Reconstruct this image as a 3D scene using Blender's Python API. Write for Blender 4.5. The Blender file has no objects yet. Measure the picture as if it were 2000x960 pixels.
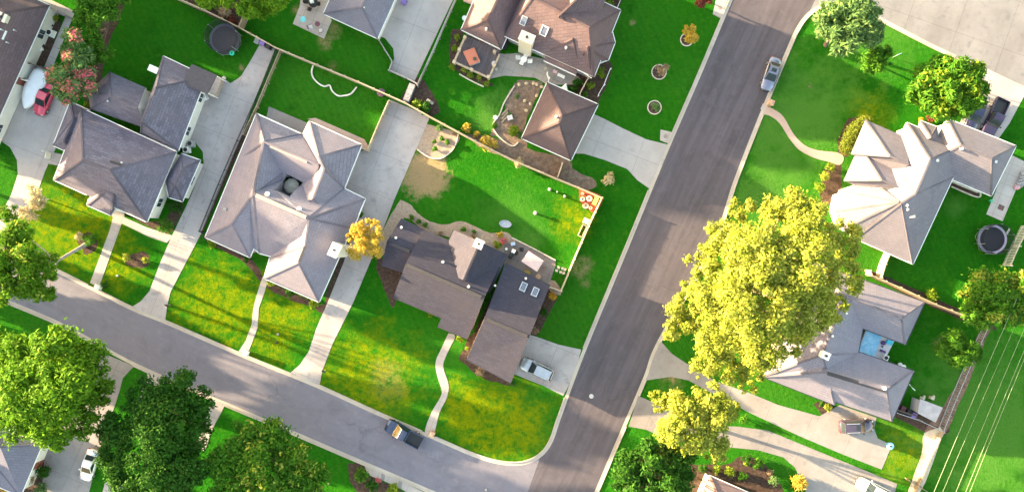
import bpy, bmesh, math, random
import numpy as np
from mathutils import Vector, Matrix
from mathutils.bvhtree import BVHTree
from mathutils.geometry import tessellate_polygon
random.seed(7)
scene = bpy.context.scene
COL = scene.collection

# ------------------------------------------------------------------ camera
S, H = 0.072, 100.0            # metres per photo pixel on the ground, flying height
cam_d = bpy.data.cameras.new('camera')
cam_d.sensor_width = 36.0
cam_d.lens = 36.0 * H / (2000 * S)
cam_d.clip_end = 2000
cam = bpy.data.objects.new('camera', cam_d); COL.objects.link(cam)
cam.location = (0, 0, H)
scene.camera = cam

# ------------------------------------------------------------------ sky, sun, exposure
SUN_EL = math.radians(9.5)
SUN_FROM = Vector((-0.943, 0.333, 0)).normalized()          # horizontal direction towards the sun
world = bpy.data.worlds.new('World'); scene.world = world
world.use_nodes = True
wn = world.node_tree.nodes
sky = wn.new('ShaderNodeTexSky'); sky.sky_type = 'NISHITA'
sky.sun_disc = False
sky.sun_elevation = SUN_EL
sky.sun_rotation = math.atan2(SUN_FROM.x, SUN_FROM.y)
sky.altitude = 100; sky.air_density = 1.6; sky.dust_density = 3.5; sky.ozone_density = 0.6
bg = wn['Background']; bg.inputs[1].default_value = 0.115
world.node_tree.links.new(sky.outputs[0], bg.inputs[0])
sun_d = bpy.data.lights.new('sun', 'SUN')
sun_d.energy = 5.0; sun_d.angle = math.radians(0.6); sun_d.color = (1.0, 0.75, 0.42)
sun = bpy.data.objects.new('sun', sun_d); COL.objects.link(sun)
to_sun = Vector((SUN_FROM.x * math.cos(SUN_EL), SUN_FROM.y * math.cos(SUN_EL), math.sin(SUN_EL)))
sun.rotation_euler = to_sun.to_track_quat('Z', 'Y').to_euler()
sun.location = to_sun * 200
scene.view_settings.view_transform = 'Standard'
scene.view_settings.look = 'None'
scene.view_settings.exposure = 3.3
scene.view_settings.gamma = 1.0
scene.view_settings.use_curve_mapping = False
scene.render.resolution_x, scene.render.resolution_y = 1024, 491

# ------------------------------------------------------------------ helpers
def P(px, py, z=0.0):
    """photo pixel seen at height z -> world point"""
    k = S * (H - z) / H
    return Vector(((px - 1000) * k, (480 - py) * k, z))

def tag(o, label=None, cat=None, group=None, kind=None):
    if label: o['label'] = label
    if cat: o['category'] = cat
    if group: o['group'] = group
    if kind: o['kind'] = kind
    return o

def thing(name, label, cat, loc=(0, 0, 0), group=None):
    o = bpy.data.objects.new(name, None); COL.objects.link(o)
    o.location = loc; o.empty_display_size = 0.3
    return tag(o, label, cat, group)

def wloc(o):
    v = Vector(o.location)
    while o.parent:
        o = o.parent; v += Vector(o.location)
    return v

class MB:
    """collects geometry, builds ONE mesh object"""
    def __init__(s): s.v = []; s.f = []; s.m = []; s.uv = None
    def add(s, v, f, m=0):
        b = len(s.v); s.v += [tuple(x) for x in v]
        s.f += [tuple(i + b for i in q) for q in f]; s.m += [m] * len(f)
    def box(s, c, d, rz=0.0, m=0, taper=1.0):
        x, y, z = [k / 2 for k in d]; ca, sa = math.cos(rz), math.sin(rz); vs = []
        for dz, t in ((-z, 1.0), (z, taper)):
            for dx, dy in ((-x, -y), (x, -y), (x, y), (-x, y)):
                vs.append((c[0] + (dx * ca - dy * sa) * t, c[1] + (dx * sa + dy * ca) * t, c[2] + dz))
        s.add(vs, [(0, 3, 2, 1), (4, 5, 6, 7), (0, 1, 5, 4), (1, 2, 6, 5), (2, 3, 7, 6), (3, 0, 4, 7)], m)
    def bar(s, a, b, w, h, m=0):
        """box from a to b, w wide, h high (centred)"""
        a = Vector(a); b = Vector(b); d = (b - a)
        if d.length < 1e-6: return
        d.normalize(); up = Vector((0, 0, 1)) if abs(d.z) < 0.95 else Vector((1, 0, 0))
        r = d.cross(up).normalized() * w / 2; u = r.cross(d).normalized() * h / 2
        vs = [a - r - u, a + r - u, a + r + u, a - r + u, b - r - u, b + r - u, b + r + u, b - r + u]
        s.add(vs, [(0, 1, 2, 3), (7, 6, 5, 4), (0, 4, 5, 1), (1, 5, 6, 2), (2, 6, 7, 3), (3, 7, 4, 0)], m)
    def tube(s, pts, rs, n=8, m=0, caps=True):
        pts = [Vector(p) for p in pts]
        if not hasattr(rs, '__len__'): rs = [rs] * len(pts)
        vs = []; fs = []
        for i, p in enumerate(pts):
            t = (pts[min(i + 1, len(pts) - 1)] - pts[max(i - 1, 0)]).normalized()
            up = Vector((0, 0, 1)) if abs(t.z) < 0.9 else Vector((1, 0, 0))
            r = t.cross(up).normalized(); u = r.cross(t)
            for k in range(n):
                a = 2 * math.pi * k / n
                vs.append(p + (r * math.cos(a) + u * math.sin(a)) * rs[i])
        for i in range(len(pts) - 1):
            for k in range(n):
                fs.append((i * n + k, i * n + (k + 1) % n, (i + 1) * n + (k + 1) % n, (i + 1) * n + k))
        if caps:
            fs.append(tuple(range(n))[::-1]); fs.append(tuple((len(pts) - 1) * n + k for k in range(n)))
        s.add(vs, fs, m)
    def lathe(s, c, prof, n=20, m=0, sx=1.0, sy=1.0, rz=0.0):
        """prof = [(r,z)...] bottom to top around c"""
        vs = []; fs = []; ca, sa = math.cos(rz), math.sin(rz)
        for r, z in prof:
            for k in range(n):
                a = 2 * math.pi * k / n; x = r * math.cos(a) * sx; y = r * math.sin(a) * sy
                vs.append((c[0] + x * ca - y * sa, c[1] + x * sa + y * ca, c[2] + z))
        for i in range(len(prof) - 1):
            for k in range(n):
                fs.append((i * n + k, i * n + (k + 1) % n, (i + 1) * n + (k + 1) % n, (i + 1) * n + k))
        fs.append(tuple(range(n))[::-1]); fs.append(tuple((len(prof) - 1) * n + k for k in range(n)))
        s.add(vs, fs, m)
    def prism(s, poly, z0, z1, m=0, mtop=None):
        poly = ccw(poly); n = len(poly)
        vs = [(p[0], p[1], z0) for p in poly] + [(p[0], p[1], z1) for p in poly]
        s.add(vs, [tuple(range(n))[::-1]] + [(i, (i + 1) % n, n + (i + 1) % n, n + i) for i in range(n)], m)
        s.add(vs[n:], [tuple(range(n))], m if mtop is None else mtop)
    def build(s, name, mats, parent=None, smooth=False, origin=None):
        me = bpy.data.meshes.new(name)
        off = wloc(parent) if parent else (Vector(origin) if origin is not None else base_of(s.v))
        me.from_pydata([(v[0] - off.x, v[1] - off.y, v[2] - off.z) for v in s.v], [], s.f)
        if not isinstance(mats, (list, tuple)): mats = [mats]
        for m in mats: me.materials.append(m)
        me.polygons.foreach_set('material_index', s.m)
        if smooth: me.polygons.foreach_set('use_smooth', [True] * len(s.f))
        if s.uv:
            ul = me.uv_layers.new(name='UVMap'); k = 0
            for fi, f in enumerate(s.f):
                for j in range(len(f)):
                    ul.data[k].uv = s.uv[fi][j]; k += 1
        me.update()
        o = bpy.data.objects.new(name, me); COL.objects.link(o)
        if parent: o.parent = parent
        else: o.location = off
        return o

def base_of(vs):
    a = np.array([tuple(v) for v in vs]); c = (a.min(0) + a.max(0)) / 2
    return Vector((c[0], c[1], a[:, 2].min()))

def ccw(poly):
    a = sum(poly[i][0] * poly[(i + 1) % len(poly)][1] - poly[(i + 1) % len(poly)][0] * poly[i][1] for i in range(len(poly)))
    return list(poly) if a > 0 else list(poly)[::-1]

def inside(pt, poly):
    x, y = pt[0], pt[1]; r = False; n = len(poly)
    for i in range(n):
        x1, y1 = poly[i][0], poly[i][1]; x2, y2 = poly[(i + 1) % n][0], poly[(i + 1) % n][1]
        if (y1 > y) != (y2 > y) and x < (x2 - x1) * (y - y1) / (y2 - y1) + x1: r = not r
    return r

def smooth_line(pts, n=6):
    """Catmull-Rom through 2-D/3-D points"""
    pts = [Vector(p) for p in pts]; out = []
    for i in range(len(pts) - 1):
        p0 = pts[max(i - 1, 0)]; p1 = pts[i]; p2 = pts[i + 1]; p3 = pts[min(i + 2, len(pts) - 1)]
        for k in range(n):
            t = k / n
            out.append(0.5 * ((2 * p1) + (p2 - p0) * t + (2 * p0 - 5 * p1 + 4 * p2 - p3) * t * t + (3 * p1 - p0 - 3 * p2 + p3) * t ** 3))
    out.append(pts[-1]); return out

def copy_tree(o, parent=None):
    c = o.copy(); COL.objects.link(c)
    if parent: c.parent = parent
    for ch in list(o.children): copy_tree(ch, c)
    return c

# ------------------------------------------------------------------ materials
MATS = {}
class NT:
    def __init__(s, name):
        s.mat = bpy.data.materials.new(name); s.mat.use_nodes = True
        s.t = s.mat.node_tree; s.n = s.t.nodes; s.b = s.n['Principled BSDF']
        s._pos = None
    def N(s, t, **k):
        n = s.n.new(t)
        for a, b in k.items(): setattr(n, a, b)
        return n
    def L(s, a, b): s.t.links.new(a, b)
    def pos(s):
        if not s._pos: s._pos = s.N('ShaderNodeNewGeometry').outputs['Position']
        return s._pos
    def coord(s, scale=(1, 1, 1), rot=0.0):
        m = s.N('ShaderNodeMapping', vector_type='TEXTURE')
        m.inputs['Rotation'].default_value = (0, 0, rot); m.inputs['Scale'].default_value = scale
        s.L(s.pos(), m.inputs['Vector']); return m.outputs[0]
    def noise(s, scale, detail=4, rough=0.6, vec=None, dist=0.0):
        n = s.N('ShaderNodeTexNoise'); n.inputs['Scale'].default_value = scale
        n.inputs['Detail'].default_value = detail; n.inputs['Roughness'].default_value = rough
        n.inputs['Distortion'].default_value = dist
        s.L(vec if vec is not None else s.pos(), n.inputs['Vector']); return n.outputs['Fac']
    def ramp(s, f, stops):
        r = s.N('ShaderNodeValToRGB'); e = r.color_ramp.elements
        while len(e) < len(stops): e.new(0.5)
        for q, (p, c) in zip(e, stops):
            q.position = p; q.color = (c, c, c, 1) if not hasattr(c, '__len__') else (*c, 1)
        s.L(f, r.inputs[0]); return r.outputs[0]
    def mix(s, f, a, b, mode='MIX'):
        m = s.N('ShaderNodeMix', data_type='RGBA', blend_type=mode)
        for v, i in ((f, 0), (a, 6), (b, 7)):
            if isinstance(v, (int, float)): m.inputs[i].default_value = v
            elif isinstance(v, tuple): m.inputs[i].default_value = (*v, 1)
            else: s.L(v, m.inputs[i])
        return m.outputs[2]
    def math(s, op, a, b=0.0, c=None, clamp=False):
        m = s.N('ShaderNodeMath', operation=op, use_clamp=clamp)
        for i, v in enumerate((a, b) + ((c,) if c is not None else ())):
            if isinstance(v, (int, float)): m.inputs[i].default_value = v
            else: s.L(v, m.inputs[i])
        return m.outputs[0]
    def bump(s, h, strength=0.5, dist=0.05):
        b = s.N('ShaderNodeBump'); b.inputs['Strength'].default_value = strength; b.inputs['Distance'].default_value = dist
        s.L(h, b.inputs['Height']); s.L(b.outputs[0], s.b.inputs['Normal'])
    def out(s, col, rough=0.8, metal=0.0, spec=0.3):
        if isinstance(col, tuple): s.b.inputs['Base Color'].default_value = (*col, 1)
        else: s.L(col, s.b.inputs['Base Color'])
        s.b.inputs['Roughness'].default_value = rough; s.b.inputs['Metallic'].default_value = metal
        s.b.inputs['Specular IOR Level'].default_value = spec
        return s.mat

def sc(c, k): return tuple(min(1.0, x * k) for x in c)

def plain(name, col, rough=0.6, metal=0.0, var=0.15, scale=3.0, bump=0.0, spec=0.4):
    key = name
    if key in MATS: return MATS[key]
    t = NT(name)
    f = t.noise(scale, 3)
    c = t.mix(t.ramp(f, [(0.3, 0.0), (0.7, 1.0)]), sc(col, 1 - var), sc(col, 1 + var))
    if bump: t.bump(t.noise(scale * 8, 2), bump, 0.02)
    MATS[key] = t.out(c, rough, metal, spec); return MATS[key]

def mat_grass():
    t = NT('grass')
    big = t.noise(0.035, 3, 0.5); mid = t.noise(0.25, 4, 0.6); fine = t.noise(2.2, 5, 0.75)
    veryfine = t.noise(9.0, 3, 0.7)
    c = t.ramp(big, [(0.34, (0.013, 0.118, 0.007)), (0.5, (0.025, 0.158, 0.010)), (0.68, (0.046, 0.182, 0.018))])
    c = t.mix(t.ramp(mid, [(0.40, 0.0), (0.75, 0.50)]), c, (0.024, 0.170, 0.006))
    c = t.mix(t.ramp(mid, [(0.25, 0.55), (0.45, 0.0)]), c, (0.008, 0.085, 0.004))
    c = t.mix(t.ramp(fine, [(0.30, 0.55), (0.52, 0.0)]), c, (0.008, 0.082, 0.004))
    c = t.mix(t.ramp(fine, [(0.56, 0.0), (0.80, 0.5)]), c, (0.045, 0.205, 0.007))
    weeds = t.noise(0.8, 6, 0.78)
    c = t.mix(t.ramp(weeds, [(0.52, 0.0), (0.66, 0.55)]), c, (0.058, 0.185, 0.012))
    c = t.mix(t.ramp(t.noise(1.3, 5, 0.8), [(0.60, 0.0), (0.72, 0.5)]), c, (0.13, 0.17, 0.03))
    c = t.mix(t.ramp(t.noise(0.5, 5, 0.75), [(0.26, 0.55), (0.42, 0.0)]), c, (0.008, 0.082, 0.005))
    mow = t.N('ShaderNodeTexWave'); mow.inputs['Scale'].default_value = 0.34; mow.inputs['Distortion'].default_value = 5.0; mow.inputs['Detail Scale'].default_value = 0.6
    t.L(t.coord((1, 1, 1), 0.42), mow.inputs['Vector'])
    c = t.mix(t.ramp(mow.outputs['Fac'], [(0.35, 0.13), (0.65, 0.0)]), c, (0.010, 0.100, 0.005))
    # worn or paler patches, plus painted sunlight (dry): (px, py, radius px, strength, colour)
    tan = (0.36, 0.26, 0.15); pale = (0.070, 0.205, 0.030); dry = (0.205, 0.245, 0.004)  # dry holds the low sun's yellow, painted into the lit lawns
    spots = [(757, 740, 46, 0.75, tan), (832, 342, 50, 1.8, tan), (822, 318, 26, 1.0, tan), (1136, 520, 30, 0.6, tan), (1142, 552, 16, 0.5, tan),
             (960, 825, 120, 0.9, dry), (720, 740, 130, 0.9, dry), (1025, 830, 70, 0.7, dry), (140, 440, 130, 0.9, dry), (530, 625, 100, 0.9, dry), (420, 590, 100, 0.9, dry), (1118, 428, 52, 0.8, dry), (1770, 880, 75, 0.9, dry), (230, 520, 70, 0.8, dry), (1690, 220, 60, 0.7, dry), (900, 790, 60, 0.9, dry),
             (635, 78, 22, 0.8, tan), (1310, 745, 30, 0.55, tan), (652, 62, 20, 0.7, tan), (582, 20, 18, 0.7, tan), (650, 132, 14, 0.5, tan), 
             (1870, 400, 30, 0.5, pale), (960, 235, 60, 0.7, pale), (985, 200, 40, 0.5, pale), (1560, 230, 170, 0.75, pale), (1500, 380, 110, 0.7, pale), (1700, 60, 120, 0.5, pale),
             (1930, 830, 210, 0.85, pale), (1000, 425, 90, 0.35, pale), (1040, 470, 40, 0.5, pale), (1838, 668, 20, 0.6, tan), (1235, 45, 9, 0.9, tan), (472, 132, 10, 0.9, tan),
             (905, 115, 22, 0.7, tan), ]
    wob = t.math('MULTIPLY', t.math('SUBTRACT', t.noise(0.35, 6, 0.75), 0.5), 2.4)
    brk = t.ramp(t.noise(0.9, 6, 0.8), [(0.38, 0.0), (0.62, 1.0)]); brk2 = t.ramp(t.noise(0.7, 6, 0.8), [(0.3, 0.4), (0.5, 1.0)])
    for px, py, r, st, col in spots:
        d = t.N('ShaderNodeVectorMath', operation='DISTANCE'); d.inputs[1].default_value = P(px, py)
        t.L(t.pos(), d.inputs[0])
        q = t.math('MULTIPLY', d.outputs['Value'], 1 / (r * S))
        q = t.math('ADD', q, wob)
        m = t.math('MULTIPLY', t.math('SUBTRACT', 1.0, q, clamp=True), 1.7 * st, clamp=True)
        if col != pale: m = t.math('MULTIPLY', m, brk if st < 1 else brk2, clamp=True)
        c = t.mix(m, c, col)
    c = t.mix(t.ramp(veryfine, [(0.3, 0.30), (0.55, 0.0)]), c, (0.006, 0.06, 0.003))
    h = t.math('ADD', t.math('MULTIPLY', fine, 1.0), t.math('MULTIPLY', veryfine, 0.4))
    t.bump(h, 1.0, 0.55)
    return t.out(c, 1.0, 0, 0.0)

def mat_road(name, base, ang, streak=0.3, tar=0.4):
    t = NT(name)
    along = t.coord((14.0, 0.9, 1.0), ang)
    s1 = t.noise(1.0, 4, 0.6, along); big = t.noise(0.09, 3); fine = t.noise(14, 3, 0.8)
    along2 = t.coord((40.0, 2.4, 1.0), ang); s2 = t.noise(1.0, 3, 0.5, along2)
    c = t.mix(t.ramp(s1, [(0.3, 0.0), (0.7, 1.0)]), sc(base, 1 - streak), sc(base, 1 + streak))
    c = t.mix(t.ramp(s2, [(0.28, tar), (0.46, 0.0)]), c, sc(base, 0.45))
    c = t.mix(t.ramp(t.noise(0.45, 6, 0.7), [(0.32, 0.65), (0.50, 0.0)]), c, sc(base, 0.66))
    c = t.mix(t.ramp(t.noise(0.8, 6, 0.75), [(0.52, 0.0), (0.70, 0.6)]), c, (base[0] * 1.45, base[1] * 1.40, base[2] * 1.35))
    c = t.mix(t.ramp(big, [(0.35, 0.0), (0.65, 0.4)]), c, (base[0] * 1.25, base[1] * 1.15, base[2] * 1.12))
    c = t.mix(t.ramp(fine, [(0.35, 0.45), (0.6, 0.0)]), c, sc(base, 0.6))
    vo = t.N('ShaderNodeTexVoronoi', feature='DISTANCE_TO_EDGE'); vo.inputs['Scale'].default_value = 0.16
    wv = t.N('ShaderNodeVectorMath', operation='MULTIPLY_ADD'); wv.inputs[1].default_value = (2.2, 2.2, 2.2)
    nz = t.N('ShaderNodeTexNoise'); nz.inputs['Scale'].default_value = 0.5; nz.inputs['Detail'].default_value = 5; t.L(t.pos(), nz.inputs['Vector'])
    t.L(nz.outputs['Color'], wv.inputs[0]); t.L(t.coord((2.0, 0.8, 1), ang), wv.inputs[2]); t.L(wv.outputs[0], vo.inputs['Vector'])
    gate = t.ramp(t.noise(0.12, 2), [(0.48, 0.0), (0.60, 0.45)])
    c = t.mix(t.math('MULTIPLY', t.ramp(vo.outputs['Distance'], [(0.0, 1.0), (0.022, 0.0)]), gate), c, sc(base, 0.5))
    pt = t.ramp(t.noise(0.28, 2, 0.4, t.coord((3.0, 1.0, 1), ang)), [(0.66, 0.0), (0.68, 0.35)])
    c = t.mix(pt, c, sc(base, 0.7))
    t.bump(fine, 0.5, 0.03)
    return t.out(c, 0.85, 0, 0.3)

def mat_concrete(name, base, stain=0.5, grid=0.0, ang=0.0):
    t = NT(name)
    big = t.noise(0.18, 5, 0.65); mid = t.noise(0.9, 5, 0.7); fine = t.noise(18, 2, 0.7)
    c = t.mix(t.ramp(big, [(0.35, 0.0), (0.68, 1.0)]), sc(base, 0.84), sc(base, 1.1))
    c = t.mix(t.ramp(mid, [(0.28, stain), (0.48, 0.0)]), c, (base[0] * 0.62, base[1] * 0.62, base[2] * 0.66))
    c = t.mix(t.ramp(t.noise(0.3, 4, 0.6, t.coord((1, 4, 1), ang)), [(0.30, stain * 0.9), (0.5, 0.0)]), c, (base[0] * 0.7, base[1] * 0.66, base[2] * 0.66))
    c = t.mix(t.ramp(fine, [(0.3, 0.25), (0.6, 0.0)]), c, sc(base, 0.7))
    c = t.mix(t.ramp(t.noise(0.55, 3, 0.5), [(0.64, 0.0), (0.72, stain * .7)]), c, (base[0] * 0.5, base[1] * 0.5, base[2] * 0.55))
    c = t.mix(t.ramp(t.noise(2.6, 3, 0.6), [(0.66, 0.0), (0.70, stain * .6)]), c, sc(base, 0.5))
    if grid:
        br = t.N('ShaderNodeTexBrick'); br.offset = 0.0
        br.inputs['Color1'].default_value = br.inputs['Color2'].default_value = (1, 1, 1, 1); br.inputs['Mortar'].default_value = (0.45, 0.43, 0.42, 1)
        br.inputs['Scale'].default_value = 1.0; br.inputs['Mortar Size'].default_value = 0.035
        br.inputs['Brick Width'].default_value = grid; br.inputs['Row Height'].default_value = grid
        t.L(t.coord((1, 1, 1), ang), br.inputs['Vector'])
        c = t.mix(0.5, c, br.outputs[0], 'MULTIPLY')
    t.bump(fine, 0.3, 0.02)
    return t.out(c, 0.85, 0, 0.3)

def mat_soil(name, c1, c2, c3, scale=1.6):
    t = NT(name)
    a = t.noise(scale, 6, 0.75); b = t.noise(scale * 6, 4, 0.8)
    c = t.ramp(a, [(0.30, c1), (0.5, c2), (0.72, c3)])
    c = t.mix(t.ramp(b, [(0.35, 0.6), (0.6, 0.0)]), c, sc(c1, 0.6))
    t.bump(b, 0.8, 0.08)
    return t.out(c, 0.95, 0, 0.1)

def mat_shingle(name, base, var=0.25, warm=None):
    t = NT(name)
    uv = t.N('ShaderNodeUVMap').outputs[0]
    br = t.N('ShaderNodeTexBrick'); br.offset = 0.37
    br.inputs['Scale'].default_value = 1.0; br.inputs['Brick Width'].default_value = 0.85; br.inputs['Row Height'].default_value = 0.36
    br.inputs['Mortar Size'].default_value = 0.028; br.inputs['Mortar Smooth'].default_value = 0.6; br.inputs['Bias'].default_value = 0.0
    br.inputs['Color1'].default_value = (*sc(base, 1 - var), 1); br.inputs['Color2'].default_value = (*sc(base, 1 + var), 1)
    br.inputs['Mortar'].default_value = (*sc(base, 0.45), 1)
    t.L(uv, br.inputs['Vector'])
    big = t.noise(0.22, 4, 0.6); fine = t.noise(5.0, 4, 0.8)
    w = warm or (base[0] * 1.18, base[1] * 1.06, base[2] * 1.0)
    c = t.mix(t.ramp(big, [(0.35, 0.0), (0.68, 0.7)]), br.outputs[0], w)
    c = t.mix(t.ramp(fine, [(0.32, 0.6), (0.52, 0.0)]), c, sc(base, 1 - 1.6 * var))
    c = t.mix(t.ramp(fine, [(0.55, 0.0), (0.8, 0.5)]), c, sc(base, 1 + 1.2 * var))
    # rain streaks run down the slope
    m = t.N('ShaderNodeMapping'); m.inputs['Scale'].default_value = (0.9, 0.12, 1); t.L(uv, m.inputs[0])
    c = t.mix(t.ramp(t.noise(1.0, 4, 0.6, m.outputs[0]), [(0.3, 0.35), (0.5, 0.0)]), c, sc(base, 0.72))
    t.bump(br.outputs['Fac'], 0.4, -0.03)
    return t.out(c, 0.9, 0, 0.25)

def mat_siding(name, base, brick=False):
    t = NT(name)
    if brick:
        a = t.noise(3.0, 3)
        c = t.mix(t.ramp(a, [(0.3, 0.0), (0.7, 1.0)]), sc(base, 0.75), sc(base, 1.2))
    else:
        a = t.noise(0.6, 3)
        c = t.mix(t.ramp(a, [(0.3, 0.0), (0.7, 1.0)]), sc(base, 0.9), base)
    w = t.N('ShaderNodeTexWave', bands_direction='Z', wave_profile='SAW'); w.inputs['Scale'].default_value = 1.6 if not brick else 4.0
    t.L(t.pos(), w.inputs['Vector'])
    t.bump(w.outputs['Fac'], 0.5, 0.03)
    return t.out(c, 0.7, 0, 0.3)

def mat_wood(name, base, ang=0.0, gap=0.16, var=0.3):
    t = NT(name)
    v = t.coord((1, 1, 1), ang)
    w = t.N('ShaderNodeTexBrick'); w.offset = 0.4
    w.inputs['Color1'].default_value = (*sc(base, 1 - var), 1); w.inputs['Color2'].default_value = (*sc(base, 1 + var), 1); w.inputs['Mortar'].default_value = (*sc(base, 0.3), 1)
    w.inputs['Scale'].default_value = 1.0; w.inputs['Brick Width'].default_value = 3.0; w.inputs['Row Height'].default_value = gap; w.inputs['Mortar Size'].default_value = 0.012
    t.L(v, w.inputs['Vector'])
    g = t.noise(1.0, 5, 0.7, t.coord((3, 0.25, 1), ang))
    c = t.mix(t.ramp(g, [(0.3, 0.5), (0.6, 0.0)]), w.outputs[0], sc(base, 0.55))
    c = t.mix(t.ramp(g, [(0.55, 0.0), (0.8, 0.5)]), c, sc(base, 1.7))
    return t.out(c, 0.8, 0, 0.3)

def mat_leaf(name, c1, c2, c3, trans=0.35):
    """random colour per leaf, some light passes through"""
    if name in MATS: return MATS[name]
    t = NT(name)
    g = t.N('ShaderNodeNewGeometry')
    c = t.ramp(g.outputs['Random Per Island'], [(0.05, c1), (0.5, c2), (0.95, c3)])
    big = t.noise(0.6, 3)
    c = t.mix(t.ramp(big, [(0.35, 0.0), (0.65, 0.45)]), c, c3)
    t.out(c, 0.7, 0, 0.08)
    tr = t.N('ShaderNodeBsdfTranslucent'); t.L(c, tr.inputs['Color'])
    mx = t.N('ShaderNodeMixShader'); mx.inputs[0].default_value = trans
    t.L(t.b.outputs[0], mx.inputs[1]); t.L(tr.outputs[0], mx.inputs[2])
    t.L(mx.outputs[0], t.n['Material Output'].inputs['Surface'])
    MATS[name] = t.mat; return t.mat

def mat_bark(name='bark', base=(0.16, 0.12, 0.10)):
    if name in MATS: return MATS[name]
    t = NT(name)
    m = t.N('ShaderNodeMapping'); m.inputs['Scale'].default_value = (6, 6, 1.2); t.L(t.pos(), m.inputs[0])
    a = t.noise(1.0, 5, 0.7, m.outputs[0])
    c = t.ramp(a, [(0.3, sc(base, 0.5)), (0.7, sc(base, 1.5))])
    t.bump(a, 0.8, 0.05)
    MATS[name] = t.out(c, 0.9, 0, 0.1); return MATS[name]

def mat_glass_dark(name, col=(0.03, 0.045, 0.06), rough=0.08):
    if name in MATS: return MATS[name]
    t = NT(name)
    f = t.noise(0.8, 2)
    MATS[name] = t.out(t.mix(f, sc(col, 0.7), sc(col, 1.4)), rough, 0, 0.8); return MATS[name]

def mat_paint(name, col, rough=0.25, metal=0.0):
    if name in MATS: return MATS[name]
    t = NT(name)
    f = t.noise(1.2, 4)
    t.out(t.mix(t.ramp(f, [(0.35, 0.0), (0.7, 1.0)]), sc(col, 0.88), sc(col, 1.08)), rough, metal, 0.5)
    t.b.inputs['Coat Weight'].default_value = 0.6; t.b.inputs['Coat Roughness'].default_value = 0.06
    MATS[name] = t.mat; return t.mat

WHITE = plain('white_paint', (0.78, 0.78, 0.76), 0.5, var=0.06)
METAL = plain('galvanised_metal', (0.55, 0.57, 0.6), 0.4, 0.7)
BLACK = plain('black_plastic', (0.02, 0.02, 0.023), 0.5)
GLASS = mat_glass_dark('window_glass')
# ================================================================== GROUND, ROADS, PAVING
A_ST = math.atan2(-0.405, 0.914)       # direction of the west street (world)
A_NS = math.atan2(0.905, 0.425)        # direction of the north-south road (world)
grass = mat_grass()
street_m = mat_road('asphalt_pale', (0.155, 0.150, 0.195), A_ST, 0.09, 0.12)
road_m = mat_road('asphalt_dark', (0.082, 0.074, 0.094), A_NS, 0.34, 0.8)
conc_road_m = mat_concrete('concrete_road', (0.185, 0.185, 0.205), 0.7, 7.0, A_ST + .08)
kerb_m = mat_concrete('kerb_concrete', (0.42, 0.37, 0.33), 0.5)
drive_m = mat_concrete('driveway_concrete', (0.37, 0.335, 0.335), 0.35, 6.0, A_ST + 0.05)
drive_stain_m = mat_concrete('stained_concrete', (0.36, 0.325, 0.33), 0.8, 5.5, A_ST + 0.05)
path_m = mat_concrete('path_concrete', (0.38, 0.34, 0.33), 0.25, 1.5, A_ST + 0.05)
worn_drive_m = mat_concrete('weathered_driveway', (0.27, 0.25, 0.25), 0.6, 6.0, A_ST + 0.05)
grey_conc_m = mat_concrete('grey_concrete', (0.24, 0.22, 0.225), 0.7, 5.5, A_ST)
pink_path_m = mat_concrete('pink_concrete', (0.42, 0.31, 0.27), 0.3)
patio_m = mat_concrete('patio_slabs', (0.30, 0.275, 0.26), 0.6, 1.4, A_ST)
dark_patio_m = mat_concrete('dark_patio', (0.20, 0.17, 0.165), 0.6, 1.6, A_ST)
bed_m = mat_soil('brown_soil', (0.10, 0.07, 0.055), (0.20, 0.145, 0.115), (0.32, 0.245, 0.19))
mulch_m = mat_soil('dark_mulch', (0.03, 0.02, 0.016), (0.075, 0.05, 0.04), (0.15, 0.10, 0.085), 2.5)
gravel_m = mat_soil('pea_gravel', (0.22, 0.17, 0.135), (0.36, 0.28, 0.225), (0.46, 0.37, 0.31), 3.0)
alley_m = mat_soil('red_earth', (0.085, 0.05, 0.04), (0.20, 0.125, 0.10), (0.34, 0.24, 0.19), 1.2)
rubber_m = mat_soil('red_wood_chips', (0.30, 0.06, 0.03), (0.46, 0.10, 0.05), (0.55, 0.16, 0.09), 2.5)
sand_m = mat_soil('pale_sand', (0.46, 0.38, 0.28), (0.58, 0.50, 0.40), (0.66, 0.60, 0.5), 1.0)

PAVED = []; COVER = []
def sheet(name, pts, mat, z, curve=0, jitter=0.0, paved=False, kind='structure'):
    if curve: pts = [tuple(v)[:2] for v in smooth_line([(*p, 0) for p in pts] + [(*pts[0], 0)], curve)][:-1]
    if jitter: pts = [(x + random.uniform(-jitter, jitter), y + random.uniform(-jitter, jitter)) for x, y in pts]
    w = ccw([tuple(P(x, y)) for x, y in pts])
    mb = MB(); mb.add([(x, y, z) for x, y, _ in w], [tuple(range(len(w)))])
    o = mb.build(name, mat, origin=(0, 0, 0)); o['kind'] = kind
    if paved: PAVED.append(w)
    COVER.append((w, name in ('soil', 'gravel_bed')))
    return o

# lawn sheet to the horizon
mb = MB(); R = 700; n = 14
vs = [(-R + 2 * R * i / n, -R + 2 * R * j / n, 0) for j in range(n + 1) for i in range(n + 1)]
mb.add(vs, [(j * (n + 1) + i, j * (n + 1) + i + 1, (j + 1) * (n + 1) + i + 1, (j + 1) * (n + 1) + i) for j in range(n) for i in range(n)])
mb.build('ground', grass, origin=(0, 0, 0))['kind'] = 'structure'

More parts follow.
